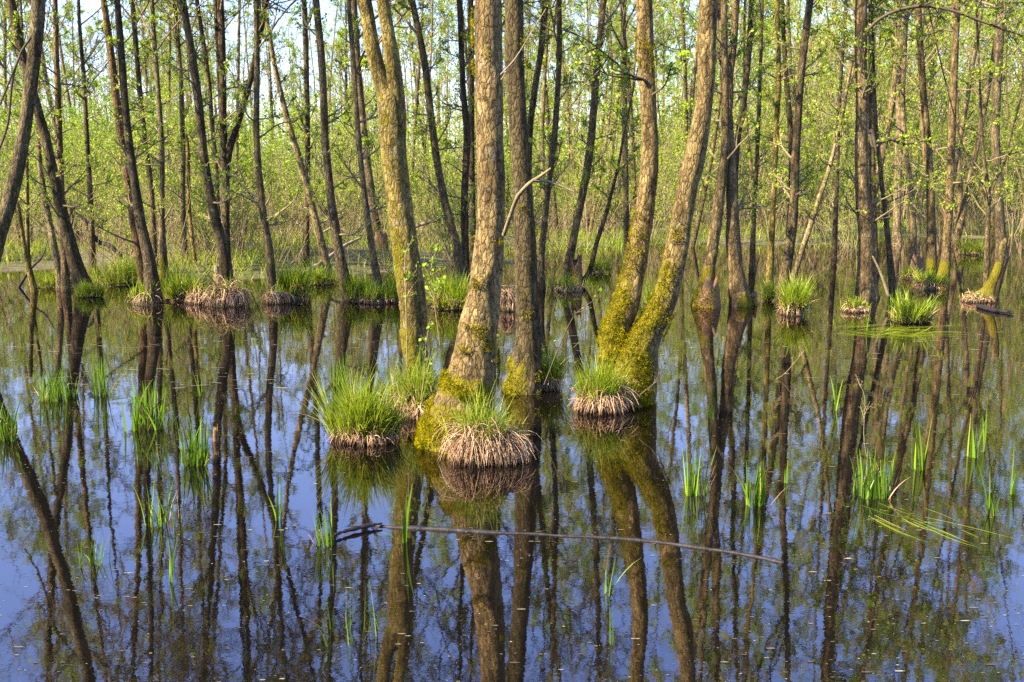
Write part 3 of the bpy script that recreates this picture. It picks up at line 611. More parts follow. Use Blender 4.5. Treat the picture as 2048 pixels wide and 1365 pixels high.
# ------------------------------------------------------------------ tussocks and tufts
def tussock(label, x, y, wpx, straw, green, seed, n_straw=300, n_green=300, dead=.15, tall=1.0, name="sedge_tussock", elong=.8, blade=.007, sidegreen=0.0, group="sedge tussocks", mossy=False, cxy=None):
    rng = np.random.default_rng(seed)
    c = onwater(x, y); dep = c[1]; r = wpx * .46 * pxm(dep); c = c + np.array([0, r * elong * 1.1, 0])
    root = thing(name, c, label, "tussock", group)
    nl = 3 + seed % 3; la = rng.uniform(0, 6.28) + np.arange(nl) / nl * 6.28; lq = rng.uniform(.25, .55, nl); lq[0] = .15
    lcx, lcy = np.cos(la) * lq, np.sin(la) * lq; lsz = rng.uniform(.4, .68, nl); lht = rng.uniform(.5, 1.15, nl); lht[0] = 1.1
    # peat core
    K, Sd = 9, 20
    u = np.linspace(0, 1, K)[:, None]; th = np.arange(Sd)[None] / Sd * 2 * math.pi
    rad = r * .66 * np.cos(u * math.pi / 2) ** .3 * (1 + .12 * vnoise(np.stack([np.cos(th) * 2 + 0 * u, np.sin(th) * 2 + 0 * u, u * 3 + 0 * th], -1), seed))
    zz = -.15 + (straw * .7 + .15) * u
    V = np.stack([np.cos(th) * rad, np.sin(th) * rad * elong, zz + 0 * th], -1)
    i = np.arange(K - 1)[:, None] * Sd; j = np.arange(Sd)[None]; j2 = (j + 1) % Sd
    mb = MB(); mb.add(V, np.stack([i + j, i + j2, i + Sd + j2, i + Sd + j], -1).reshape(-1, 4)); link("peat_mound", mb, [SOIL], root)
    # hanging straw
    if n_straw:
        a = rng.uniform(0, 2 * math.pi, n_straw); q = rng.uniform(.3, .95, n_straw)
        a = a + .12 * np.sin(a * 9 + seed)                       # strands gather in shocks
        lb_ = rng.integers(0, nl, n_straw); lr = lsz[lb_]
        ht = straw * lht[lb_] * np.clip(1 - (q * .8) ** 4, 0, 1) * rng.uniform(.6, 1.2, n_straw) * (1 + .25 * np.sin(a * 5 + seed))
        b = np.stack([(lcx[lb_] + np.cos(a) * q * lr) * r, (lcy[lb_] + np.sin(a) * q * lr) * r * elong, ht], 1)
        d = np.stack([np.cos(a) * .36, np.sin(a) * .36, rng.uniform(-.3, .6, n_straw)], 1) + rng.normal(size=(n_straw, 3)) * .45
        K = 6; P = np.zeros((n_straw, K, 3)); P[:, 0] = b; d = nrm(d)
        L = (ht * 1.05 + r * .14) * rng.uniform(.6, 1.3, n_straw); sag = rng.uniform(.35, 1.25, (n_straw, 1))
        for k in range(1, K):
            d = nrm(d + np.array([0, 0, -.75]) * sag + rng.normal(size=d.shape) * .11)
            P[:, k] = P[:, k - 1] + d * (L / (K - 1))[:, None]
        P[..., 2] = np.maximum(P[..., 2], -.02)
        mb = MB(); Wd = np.linspace(1, .35, K)[None] * blade * .55 * rng.uniform(.6, 1.4, (n_straw, 1))
        tubes(mb, P, Wd, 3); link("dry_straw", mb, [STRAW], root)
    if n_green:
        a = rng.uniform(0, 2 * math.pi, n_green); q = np.sqrt(rng.uniform(0, 1, n_green)) * .8
        if sidegreen: a = np.where(rng.uniform(size=n_green) < sidegreen, rng.normal(math.pi, .8, n_green), a)
        # blades stand in bunches
        nb = 22; ca, cq = rng.uniform(0, 2 * math.pi, nb), np.sqrt(rng.uniform(0, 1, nb)) * .8; hb = rng.uniform(.55, 1.15, nb)
        bi = rng.integers(0, nb, n_green); mixm = rng.uniform(size=n_green) < .8
        lb_ = bi % nl
        bx = np.where(mixm, lcx[lb_] + (np.cos(ca)[bi] * cq[bi] + rng.normal(size=n_green) * .12) * lsz[lb_], np.cos(a) * q)
        by = np.where(mixm, lcy[lb_] + (np.sin(ca)[bi] * cq[bi] + rng.normal(size=n_green) * .12) * lsz[lb_], np.sin(a) * q)
        qq = np.clip(np.hypot(bx, by), 0, 1)
        b = np.stack([bx * r * 1.12, by * r * elong, straw * .85 * np.sqrt(1 - .75 * qq ** 2)], 1)
        d = np.stack([bx * .2, by * .2, np.ones(n_green)], 1) + rng.normal(size=(n_green, 3)) * np.where(rng.uniform(size=(n_green, 1)) < .15, .3, .13)
        L = green * rng.uniform(.4, 1.4, n_green) * (1.1 - .25 * qq) * np.where(mixm, hb[bi], .7)
        mb = MB(); blades(mb, rng, b, d, L, blade, 6, .06 + .16 * rng.uniform(size=n_green) ** 3, 0)
        nd = int(n_green * dead)
        if nd: blades(mb, rng, b[:nd] + rng.normal(size=(nd, 3)) * r * .05, d[:nd] + rng.normal(size=(nd, 3)) * .4, L[:nd] * .8, blade * .8, 6, .3, 1)
        link("green_blades", mb, [GRASS, STRAW], root)
    return root
tussock("largest straw tussock, pale dry skirt with short green tufts, before the thickest alder", 962, 932, 178, .175, .30, 1, 3400, 620, .25, sidegreen=0, elong=.42, blade=.006)
tussock("bright green bushy sedge clump with little straw, beside the thickest alder's mossy foot", 718, 895, 156, .085, .38, 2, 1300, 1500, .12, elong=.55, blade=.0075)
tussock("straw tussock with yellow-green blades in front of the lichened forked alder", 832, 843, 126, .16, .32, 3, 1900, 800, .2, elong=.6, blade=.0075)
tussock("straw tussock with long dark green blades at the twin-stemmed alder's foot", 1206, 830, 136, .14, .29, 4, 2300, 900, .15, elong=.5, blade=.0075)
tussock("small sedge tussock at the foot of the shaded alder", 1090, 786, 90, .10, .28, 5, 500, 700, .15, blade=.006)
mids = [  # label, x, y, width, straw, green, n_straw, n_green
 ("small bright green tuft at the foot of the dark sweeping alder", 168, 597, 52, .03, .30, 60, 500),
 ("wide grassy clump on the bank beside the dark sweeping alder", 225, 574, 110, .08, .55, 60, 800),
 ("brown dead tussock around the bare black foot of the leaning alder", 276, 612, 66, .18, .30, 260, 160),
 ("dark green sedge clump between the bare-footed alder and the broad brown tussock", 358, 606, 78, .10, .50, 120, 700),
 ("broad shaggy brown tussock of long dead straw carrying two dark alders", 440, 616, 84, .30, .35, 900, 80),
 ("small pale dead tussock next to the broad shaggy brown one", 386, 610, 36, .25, .2, 260, 20),
 ("shaggy straw tussock under the kinked alder", 548, 610, 50, .18, .25, 420, 80),
 ("bright grass clump beside the kinked alder's straw tussock", 578, 604, 62, .16, .55, 200, 700),
 ("low green clump beside the fallen grey log", 630, 572, 66, .05, .4, 60, 400),
 ("green sedge clump at the foot of the dark straight alder", 712, 606, 60, .10, .45, 160, 560),
 ("dry sedge clump at the foot of the slim grey alder", 745, 610, 66, .14, .3, 260, 300),
 ("dark green sedge clump against the lichened forked alder", 782, 606, 46, .06, .45, 60, 460),
 ("tall leafy green sedge clump between the lichened alder and the thickest alder", 902, 622, 78, .08, .55, 90, 900),
 ("pale dead straw tussock seen in the gap between the thickest and shaded alders", 1018, 624, 42, .32, .15, 380, 30),
 ("mossy brown heap of straw around the broken stump", 1140, 586, 90, .15, .3, 200, 160),
 ("short bright grass tuft behind the round green sedge tussock", 1540, 604, 30, .05, .35, 40, 240),
 ("round green sedge tussock with a pale straw base", 1597, 634, 74, .18, .48, 260, 900),
 ("dry yellow grass mound below the stout white-footed alder", 1722, 628, 78, .14, .2, 420, 240),
 ("loose yellow-green grass clump in open water beside upright iris leaves", 1838, 650, 96, .06, .42, 120, 760),
 ("mossy mound with dark grass carrying two alders", 1868, 582, 80, .22, .3, 240, 420),
 ("heap of straw and roots under the broken mossy stub", 1965, 608, 80, .14, .15, 460, 50),
 ("bright grass clump far back behind the mossy mound", 1955, 512, 60, .1, .5, 60, 400),
 ("dry clump with orange rotten wood beside the mossy mound", 1828, 560, 50, .12, .3, 120, 200),
 ("low green clump far back by the wavy alders", 1195, 548, 50, .1, .45, 60, 300),
 ("grass clump at the water's edge beneath the edge-cut alder", 100, 578, 70, .06, .4, 60, 400),
 ("dull green clump by the squat mossy stump", 1310, 612, 44, .05, .35, 40, 260),
]
for i, (lb, x, y, w, st_, gr, ns, ng) in enumerate(mids):
    k_ = 1.0 if x > 1300 else 1.25
    tussock(lb, x, y, w * k_, st_ * .75, gr * (.78 if x > 1300 else .85), 50 + i, int(ns * .7), int(ng * k_ * .95), .35, blade=.014)

# ------------------------------------------------------------------ iris and reed clumps standing in the water
def reeds(label, x, y, wpx, hpx, n, seed, width=.016, droop=.05, spread=.05, name="iris_clump"):
    rng = np.random.default_rng(seed); c = onwater(x, y); dep = c[1]
    n = int(n * 1.7) if n > 8 else n
    root_r = wpx * .5 * pxm(dep); h = hpx * pxm(dep) * 1.03
    b = np.stack([rng.uniform(-1, 1, n) * root_r, rng.uniform(-1, 1, n) * root_r * .7, np.full(n, -.05)], 1)
    d = np.stack([rng.normal(size=n) * spread, rng.normal(size=n) * spread, np.ones(n)], 1)
    L = (h + .05) * rng.uniform(.55, 1.22, n); L[0] = (h + .05) * 1.08
    mb = MB(); blades(mb, rng, b, d, L, width * .95, 7, droop * rng.choice([.2, .4, .8, 1.8], n), 0, taper=1.0, wob=.014)
    if n > 12:
        m_ = n // 3; blades(mb, rng, b[:m_] * 1.2, d[:m_] + rng.normal(size=(m_, 3)) * .16, L[:m_] * .8, width * .45, 7, .12, 1, wob=.05)
    o = link(name, mb, [IRIS, STRAW]); o.location = c
    return tag(o, label, "water plant", "iris and reed clumps in the water")
for i, (lb, x, y, w, h, n_, wd, dr) in enumerate([
 ("yellowish reed clump with a leafy sprig, in water below the dark sweeping alder", 112, 800, 66, 62, 46, .012, .05),
 ("faint tall reed clump between the leafy sprig clump and the dark iris clump", 205, 790, 26, 78, 22, .010, .03),
 ("wide dark green iris clump with outward leaning leaves", 303, 856, 88, 84, 40, .017, .06),
 ("short bright green iris clump below the wide dark clump", 390, 930, 46, 84, 26, .016, .05),
 ("single bright leaf above the short bright green clump", 401, 792, 8, 50, 4, .014, .02),
 ("reed clump cut by the picture's edge", 10, 880, 46, 76, 34, .012, .05),
 ("thin upright leaves in front of the leaning reflection, two or three only", 556, 1042, 12, 92, 5, .014, .03),
 ("dark reed clump with thin leaning leaves below the short bright green clump", 325, 1050, 70, 86, 16, .007, .09),
 ("narrow dark green upright iris leaf pair near the water specks", 339, 1166, 10, 100, 4, .014, .04),
 ("reed pair beside the thin end of the floating branch", 652, 1092, 34, 88, 12, .011, .02),
 ("bright lone iris shoot with one arching leaf in front of the floating branch", 806, 1086, 12, 100, 4, .020, .16),
 ("thin rush clump leaning out below the floating branch", 700, 1276, 130, 110, 11, .005, .06),
 ("small rush sprig below the twin alder's reflection", 1216, 1190, 22, 90, 6, .008, .10),
 ("slender pair of rush leaves rising behind the small rush sprig", 1224, 1290, 12, 76, 4, .008, .03),
 ("single bright upright leaf between the pale-footed alder's reflection and straw twigs", 1422, 838, 10, 74, 4, .018, .02),
 ("reed clump with yellow tips in open water below the lone bright leaf", 1392, 990, 40, 90, 18, .009, .05),
 ("green iris clump standing alone beside the dark trunk reflection", 1512, 1010, 38, 78, 22, .013, .04),
 ("tall thin leaf trio below the round sedge tussock", 1668, 822, 16, 68, 6, .013, .03),
 ("thick green iris clump in front of the stout alder's reflection", 1744, 992, 70, 86, 40, .012, .06),
 ("broad-leaved iris pair standing in the straight alder's reflection", 1836, 940, 22, 100, 7, .022, .03),
 ("bright iris leaf pair below the mossy mound", 1943, 915, 18, 84, 6, .019, .03),
 ("slim lone iris leaf beside the bright iris pair", 1968, 905, 8, 86, 3, .014, .02),
 ("lone broad iris leaf nearest the picture's edge in open water", 2024, 990, 10, 100, 3, .022, .02),
 ("small iris tuft with bent leaves beside the lone broad leaf", 1982, 1030, 20, 84, 8, .013, .05),
 ("upright iris leaves beside the loose yellow-green grass clump", 1788, 640, 22, 60, 9, .030, .02),
 ("thin leaf in shallow water before the dry yellow mound", 1732, 668, 8, 60, 3, .026, .02),
 ("sparse reeds behind the bright green bushy sedge clump", 680, 770, 40, 60, 18, .010, .05),
 ("tiny leaf pair in water beside the iris clump", 1572, 966, 8, 44, 3, .012, .02),
 ("faint sprig with small leaves in the corner below the iris pair", 188, 1130, 60, 60, 10, .006, .16),
]):
    reeds(lb, x, y, w, h, n_, 200 + i, wd, dr)
# mat of drowned grass leaves lying on the water
def floatgrass(label, x0, y0, x1, y1, n, spread, seed, width=.012):
    rng = np.random.default_rng(seed); a, b = onwater(x0, y0), onwater(x1, y1); d = b - a
    k = rng.uniform(0, .55, (n, 1)); s = a + d * k + rng.normal(size=(n, 3)) * np.array([.12, .14, 0]) * spread
    e = d * rng.uniform(.3, .55, (n, 1)) + rng.normal(size=(n, 3)) * np.array([.08, .16, 0]) * spread
    t = np.linspace(0, 1, 6)[None, :, None]; P = s[:, None] + e[:, None] * t + np.array([0, .06, 0]) * (np.sin(t * 3) * rng.normal(size=(n, 1, 1)))
    P[..., 2] = .004 + .002 * rng.uniform(size=(n, 1)); sd = nrm(np.cross(e, [0, 0, 1.0]))[:, None, :]
    w = width * (1 - .8 * np.abs(np.linspace(-.6, 1, 6))[None, :, None] ** 2)
    V = np.stack([P - sd * w / 2, P + sd * w / 2], 2) - a
    i = np.arange(n)[:, None] * 12 + np.arange(5)[None] * 2
    mb = MB(); mb.add(V, np.stack([i, i + 1, i + 3, i + 2], -1).reshape(-1, 4)); o = link("floating_leaves", mb, [GRASS]); o.location = a
    return tag(o, label, "floating grass")
floatgrass("fan of long pale grass leaves lying flat on the water", 1745, 1010, 1950, 1072, 20, 1, 7, .006)
floatgrass("yellow-green mat of flattened grass before the loose grass clump", 1700, 664, 1880, 664, 70, 2.0, 8, .012)

# ------------------------------------------------------------------ fallen wood
def log(label, pts, mat_, name, depth=None, z=.01, seed=1, sides=10, lump=.12, group=None):
    rng = np.random.default_rng(seed); D = []
    for k, (x, y, w) in enumerate(pts):
        p = onwater(x, y, z) if depth is None else atdepth(x, y, depth[k] if not np.isscalar(depth) else depth)
        D.append((*p, w * .5 * pxm(p[1])))
    D = np.array(D); o3 = D[0, :3].copy(); D[:, :3] -= o3; D = spline(D, len(pts) * 12)
    D[:, 3] *= 1 + lump * vnoise(np.stack([np.arange(len(D)) * .37, 0 * D[:, 0], 0 * D[:, 0]], 1), seed); D[0, 3] *= .3; D[-1, 3] *= .3
    mb = MB(); tubes(mb, D[None, :, :3], D[None, :, 3], sides); o = link(name, mb, [mat_]); o.location = o3
    return tag(o, label, "fallen branch" if "branch" in name else "log", group)
lg = log("long wet black branch floating across the open water", [(745, 1052, 6), (790, 1056, 9), (860, 1059, 11), (930, 1063, 11), (1000, 1067, 9), (1070, 1069, 7), (1130, 1073, 8), (1200, 1076, 8), (1260, 1080, 9), (1330, 1087, 10), (1400, 1097, 9), (1460, 1105, 9), (1520, 1116, 9), (1568, 1127, 11)], WETWOOD, "floating_branch", z=-.001, lump=.3)
log("short wet twig sloping up out of the water at the long branch's end", [(668, 1070, 5), (700, 1060, 8), (735, 1052, 8), (765, 1047, 3)], WETWOOD, "floating_branch", z=.02, lump=.3)
log("grey fallen log propped against the far-leaning pale alder", [(597, 552, 7), (640, 528, 9), (690, 492, 7), (722, 476, 4)], DEADWOOD, "fallen_log", depth=[19.5, 20, 21, 21.5])
log("fallen pole slanting behind the lichened forked alder", [(826, 455, 6), (860, 444, 8), (900, 430, 8), (945, 408, 6)], DEADWOOD, "fallen_log", depth=[24, 24, 24, 24])
log("second slanting log crossing behind the dark straight alder", [(560, 548, 6), (620, 530, 7), (700, 512, 5)], DEADWOOD, "fallen_log", depth=[23, 23.2, 23.5])
log("black bent bough sagging to the bank beside the slender alder", [(140, 420, 4), (170, 440, 6), (195, 482, 8), (220, 492, 9), (244, 515, 8)], WETWOOD, "fallen_branch", depth=[22, 22, 22, 22, 22])
log("low black branch leaning out of the water by the yellow mossy stub", [(36, 578, 6), (60, 540, 5), (84, 514, 3), (96, 480, 2)], WETWOOD, "fallen_branch", depth=[18.5, 18.5, 18.7, 19])
log("dark flat driftwood piece lying before the heap of roots", [(1955, 612, 8), (1985, 620, 9), (2028, 626, 5)], WETWOOD, "driftwood", z=.03)
log("bare slanting stick beside the thin bowed stem", [(1745, 512, 3), (1762, 548, 5), (1778, 595, 6)], TWIG, "fallen_branch", depth=[15.4, 15.4, 15.4])
def stump(label, x, y, w, h, mat_, seed, name="broken_stump", mossy=False):
    rng = np.random.default_rng(seed); c = onwater(x, y); r = w * .5 * pxm(c[1]); H = h * pxm(c[1])
    root = thing(name, c, label, "stump", None); K, Sd = 10, 22
    th = np.arange(Sd) / Sd * 2 * math.pi; u = np.linspace(0, 1, K)[:, None]
    top = H * (.7 + .28 * vnoise(np.stack([np.cos(th) * 2.2, np.sin(th) * 2.2, 0 * th + seed], -1), seed))
    rad = r * (1.25 - .45 * u) * (1 + .18 * vnoise(np.stack([np.cos(th)[None] * 2.5 + 0 * u, np.sin(th)[None] * 2.5 + 0 * u, u * 2 + 0 * th[None]], -1), seed + 1))
    V = np.stack([np.cos(th) * rad, np.sin(th) * rad, -.1 + (top + .1) * u], -1)
    V = np.concatenate([V, V[-1:] * np.array([.6, .6, .7])])
    i = np.arange(K)[:, None] * Sd; j = np.arange(Sd)[None]; j2 = (j + 1) % Sd
    mb = MB(); mb.add(V, np.concatenate([np.stack([i + j, i + j2, i + Sd + j2, i + Sd + j], -1).reshape(-1, 4)])); mb.add(V[-1] , [list(range(Sd))])
    link("rotten_wood", mb, [mat_], root)
    if mossy:
        n = 900; a = rng.uniform(math.pi * .7, math.pi * 1.6, n); q = rng.uniform(0, 1, n) ** 2 * .8
        p = np.stack([np.cos(a) * r * (1.3 - .4 * q), np.sin(a) * r * (1.3 - .4 * q), q * H * .7], 1); d = nrm(p * np.array([1, 1, 0]) + rng.normal(size=p.shape) * .08)
        mb = MB(); blades(mb, rng, p, d, np.full(n, .028), .016, 3); link("moss", mb, [MOSS], root)
    return root
stump("squat rotten stump with golden moss pads under a leaning alder", 1416, 614, 44, 70, ROTWOOD, 3, mossy=True)
stump("mossy stump clump beside the pale spreading alder foot", 1502, 610, 26, 34, ROTWOOD, 4, mossy=True)
stump("bright yellow mossy broken stump behind the wavy alders", 1152, 572, 26, 74, ROTWOOD, 5, mossy=True)
stump("orange split stump beside the two alders on the mossy mound", 1833, 545, 28, 42, ROTWOOD, 6)
stump("small splintered orange stub poking from the water by the short bright iris clump", 432, 882, 12, 38, ROTWOOD, 8)
stump("mossy burr-topped stump behind the lichened forked alder", 764, 520, 30, 70, ROTWOOD, 9, mossy=True)
stump("grey square-cut stump behind the broad brown tussock", 436, 562, 15, 42, BRANCHW, 10)

# ------------------------------------------------------------------ leafy sprigs by the tussocks
def sprig(label, pts, depth, seed, n2=5, n3=3, lpt=2, leaf=.028, mat_=TWIG):
    rng = np.random.default_rng(seed); D = np.array([(*atdepth(x, y, depth), w * .35 * pxm(depth)) for x, y, w in pts]); o3 = D[0, :3].copy(); D[:, :3] -= o3
    D = spline(D, 14); mb = MB(); limbs(mb, rng, D[None, :, :3], D[None, :, 3], n2, n3, lpt, leaf, l2=.2, tw=.0016)
    o = link("leafy_sprig", mb, [mat_, LEAF_BRIGHT]); o.location = o3; return tag(o, label, "sprig", "thin leafy sprigs")
sprig("pale twig with fresh leaves rising in front of the lichened forked alder", [(842, 800, 4), (850, 740, 3), (852, 690, 3), (858, 655, 2)], 7.5, 1)
sprig("long bare twig with a leaf tuft up against the lichened forked alder", [(815, 740, 4), (812, 600, 4), (810, 520, 3), (818, 492, 2)], 8.6, 2, lpt=3)
sprig("leafy sprig between the lichened alder and the thickest alder", [(880, 690, 3), (868, 600, 3), (862, 540, 2), (880, 480, 2)], 10.5, 3, 8, 4, 3, .04)
sprig("thin leaning twig with leaves beside the shaded alder's foot", [(1088, 770, 3), (1120, 690, 3), (1150, 630, 2), (1190, 600, 2)], 8.0, 4, 5, 2, 1, mat_=TWIG_DARK)
sprig("reddish bare twigs sticking out behind the twin-stemmed alder's base", [(1280, 790, 4), (1310, 765, 3), (1322, 735, 1.5), (1332, 725, 1)], 7.8, 5, 8, 3, 0, mat_=TWIG_DARK)
sprig("thin reddish twig arching over the water beside the bright upright leaf", [(1480, 800, 2), (1500, 770, 2), (1560, 755, 2), (1610, 700, 1.5)], 9.4, 7, 3, 2, 0)
sprig("bare upright twigs in the stout alder's reflection", [(1745, 970, 2), (1728, 880, 2), (1730, 800, 2), (1716, 760, 1.5)], 6.6, 8, 5, 3, 0)

# ------------------------------------------------------------------ background alders: a few kinds, then copies
def proto_tree(seed, H, r, leafm, lpt, leaf, cz, n1, tint, sides=9):
    rng = np.random.default_rng(seed); root = thing("forest_tree", (0, 0, 0), "", "tree")
    n = 9; z = np.linspace(0, H, n); bend = rng.normal(size=2) * .06; wv = rng.normal(size=(2, 2)) * .34
    x = bend[0] * z + wv[0, 0] * np.sin(z / H * 5 + wv[0, 1] * 9); y = bend[1] * z + wv[1, 0] * np.sin(z / H * 4 + wv[1, 1] * 9)
    T = np.stack([x - x[0], y - y[0], z, r * np.interp(z / H, [0, .06, .5, 1], [1.5, 1.0, .75, .12])], 1)
    mb = MB(); P, R, *_ = trunk_mesh(mb, T, sides, 34, rng, seed=seed)
    tr = link("trunk", mb, [BARK_FAR], root); tr.color = (*tint, 1)
    mb = MB(); crown(mb, rng, P, R, cz, H * .98, n1, 2.4, 6, 5, lpt, leaf, tw=.006)
    crown(mb, rng, P, R, 1.0, cz + 1.5, 10, 1.1, 4, 3, 5, leaf, elev=(0, 55), tw=.005)
    link("crown", mb, [TWIG, leafm], root)
    return root
def copy_tree(o, loc, rz, sc, label, group, tintf=1.0, cat=None):
    c = o.copy(); COL.objects.link(c); c.location = loc; c.rotation_euler = (0, 0, rz); c.scale = (sc, sc, sc)
    c["label"] = label; c["group"] = group
    for ch in o.children:
        d = ch.copy(); COL.objects.link(d); d.parent = c; d.color = (ch.color[0] * tintf, ch.color[1] * tintf, ch.color[2] * tintf, 1)
    return c
PROT = [proto_tree(300 + i, [15, 17, 14, 16, 18, 15, 13, 17][i], [.075, .10, .05, .09, .11, .065, .045, .085][i], [LEAF, LEAF_BRIGHT, LEAF, LEAF, LEAF_BRIGHT, LEAF, LEAF_BRIGHT, LEAF][i], [6, 9, 8, 7, 11, 9, 8, 10][i], .062, [4, 13, 4, 4, 12, 5, 8, 8][i], [26, 28, 24, 26, 30, 28, 24, 28][i],
        [(1, .95, .85), (.9, .8, .7), (1.2, 1.1, .95), (.7, .66, .62), (1.3, 1.2, 1.1), (.85, .8, .65), (1.1, 1.05, .7), (1, .9, .8)][i]) for i in range(8)]
rnd = random.Random(7)
spots = []
tries = 0
while len(spots) < 228 and tries < 20000:
    tries += 1
    d = 28 + 72 * rnd.random() ** .7; u = rnd.uniform(-.62, .62); x = u * d
    if d < 30 and rnd.random() < .5: continue
    if x < 0 and rnd.random() < .6: continue
    if any((x - a) ** 2 + (d - b) ** 2 < (1.3 + d * .011) ** 2 for a, b in spots): continue
    spots.append((x, d))
LABW = "slender grey-brown alder in the crowded sparsely leafed wood beyond the water"
LABE = "thin sunlit alder in the dense leafy wood behind the white-footed alder"
used = set()
for k, (x, d) in enumerate(spots):
    e = x > 4 + .02 * d
    pi = rnd.choice([0, 3, 5, 2, 7] if not e else [1, 4, 5, 6, 7, 2]); p = PROT[pi]
    loc = (x, d, float(bank(x, d)) if bank(x, d) > -.1 else -.1); rz, sc = rnd.uniform(0, 6.28), rnd.uniform(.8, 1.2)
    lab, grp = (LABE, "trees of the leafy wood") if e else (LABW, "trees of the sparse wood")
    if pi not in used:
        used.add(pi); p.location = loc; p.rotation_euler = (0, 0, rz); p["label"] = lab; p["group"] = grp
    else: copy_tree(p, loc, rz, sc, lab, grp, rnd.uniform(.75, 1.3))
for k, (x, d) in enumerate([(-13.5, 13.5), (-17, 10), (-20.5, 12), (-16, 16.5), (-22, 17), (-25, 9), (-12, 10.5)]):  # unseen alders, added so their crowns shade the left-hand trees
    copy_tree(PROT[[1, 4, 0, 7, 1, 4, 3][k]], (x, d, -.1), k * 1.7, 1.0, "unseen slender alder added off to the sunward side to cast shade", "alders off to the sunward side")
# shrubs and saplings
def proto_bush(seed, H, ns, leafm, lpt, leaf, n2=6, n3=5):
    rng = np.random.default_rng(seed); root = thing("shrub", (0, 0, 0), "", "shrub")
    a = rng.uniform(0, 6.28, ns); q = rng.uniform(0, .35, ns)
    p = np.stack([np.cos(a) * q, np.sin(a) * q, np.full(ns, -.15)], 1)
    d = np.stack([np.cos(a) * .35, np.sin(a) * .35, np.ones(ns)], 1) + rng.normal(size=(ns, 3)) * .15
    P = walk(rng, p, d, H * rng.uniform(.5, 1.1, ns), 8, .05, .09); R = np.linspace(1, .2, 8)[None] * rng.uniform(.012, .03, (ns, 1))
    mb = MB(); tubes(mb, P, R, 6); link("stem", mb, [TWIG], root)
    mb = MB(); limbs(mb, rng, P, R * .9, n2, n3, lpt, leaf, 0, 1, s1=3, spread=.8, l2=.42, tw=.004); link("crown", mb, [TWIG, leafm], root)
    return root
BP = [proto_bush(400, 5.5, 12, LEAF_BRIGHT, 13, .06), proto_bush(401, 3.6, 12, LEAF, 8, .045), proto_bush(402, 4.5, 10, LEAF, 10, .05), proto_bush(403, 2.4, 16, LEAF, 5, .04), proto_bush(404, 6.5, 10, LEAF, 13, .06)]
used = set(); bs = []
def bush(pi, x, d, lab, grp, sc=1.0):
    p = BP[pi]; z = max(float(bank(x, d)), -.05); rz = rnd.uniform(0, 6.28)
    if pi not in used:
        used.add(pi); p.location = (x, d, z); p.rotation_euler = (0, 0, rz); p["label"] = lab; p["group"] = grp
    else: copy_tree(p, (x, d, z), rz, sc, lab, grp)
LB = "bright green young leafy shrub in the sunny gap behind the dark leaning alders"
for k in range(24): bush(0, rnd.uniform(-19, -9.5) * 1.0, rnd.uniform(38, 52), LB, "bright shrubs of the sunny gap", rnd.uniform(.7, 1.15))
for k in range(8): bush(0, rnd.uniform(-34, -18), rnd.uniform(46, 62), LB, "bright shrubs of the sunny gap", rnd.uniform(.6, 1.0))
LS, LT = "twiggy sparse-leaved shrub among the trunks of the sparse wood", "leafy yellow-green sapling among the trunks of the leafy wood"
for k in range(150):
    d = 23 + 42 * rnd.random() ** 1.1; x = rnd.uniform(-.58, .58) * d
    if bank(x, d) < -.14: continue
    if x < 4: bush(rnd.choice([1, 3, 3, 2, 1]), x, d, LS, "twiggy shrubs of the sparse wood", rnd.uniform(.7, 1.2))
    else: bush(rnd.choice([1, 2, 4, 4, 2]), x, d, LT, "saplings of the leafy wood", rnd.uniform(.7, 1.2))

# ------------------------------------------------------------------ uncountable masses
rng = np.random.default_rng(9)
# the wood's far wall: thin trunks and leaf clouds
mb = MB(); n = 850
d = rng.uniform(84, 150, n); x = rng.uniform(-.72, .72, n) * d; z0 = np.maximum(bank(x, d), 0) - .2
Hs = rng.uniform(9, 19, n); p = np.stack([x, d, z0], 1)
P = walk(rng, p, np.stack([rng.normal(size=n) * .06, rng.normal(size=n) * .06, np.ones(n)], 1), Hs, 7, .02, .03)
tubes(mb, P, rng.uniform(.05, .14, (n, 1)) * np.linspace(1, .25, 7)[None], 6, 0)
dens = np.interp(x / d, [-.6, -.15, .05, .3, .6], [.2, .25, .6, 1.6, 1.7])
m = 700
tz = rng.uniform(.12, 1, (n, m)) ** .9; c, _ = pick(P, tz)
cl = rng.normal(size=(n, 12, 3)) * np.array([1.5, 1.5, 1.0]); ci = rng.integers(0, 12, (n, m))
c = c + cl[np.arange(n)[:, None], ci] + rng.normal(size=c.shape) * .45
keep = rng.uniform(size=(n, m)) < (dens / 1.7)[:, None]
leaves(mb, c[keep], .16, rng, 1)
br = walk(rng, pick(P, rng.uniform(.3, 1, (n, 14)))[0].reshape(-1, 3), rng.normal(size=(n * 14, 3)) + np.array([0, 0, .6]), rng.uniform(1, 3.2, n * 14), 5, .06, .18)
tubes(mb, br, np.full((n * 14, 1), .017) * np.linspace(1, .3, 5)[None], 3, 2)
nn = 1500
ud = 48 + 90 * rng.uniform(0, 1, nn) ** 1.2; ux = rng.uniform(-.7, .7, nn) * ud; uh = np.interp(ux / ud, [-.6, -.2, -.05, .1, .35, .6], [3.2, 5.5, 4.5, 9, 15, 16]) * rng.uniform(.6, 1.25, nn)
uc = np.stack([ux, ud, np.maximum(bank(ux, ud), 0)], 1)
q = np.repeat(np.arange(nn), 230); ul = rng.normal(size=(len(q), 3)) * np.array([1.5, 1.5, 0])
lc = rng.normal(size=(nn, 9, 3)) * np.array([1.3, 1.3, .5]); li = rng.integers(0, 9, len(q)); lh = rng.uniform(.05, 1, (nn, 9))
ul = lc[q, li] + rng.normal(size=(len(q), 3)) * .5; ul[:, 2] += lh[q, li] * uh[q]
leaves(mb, uc[q] + ul, .13, rng, 1)
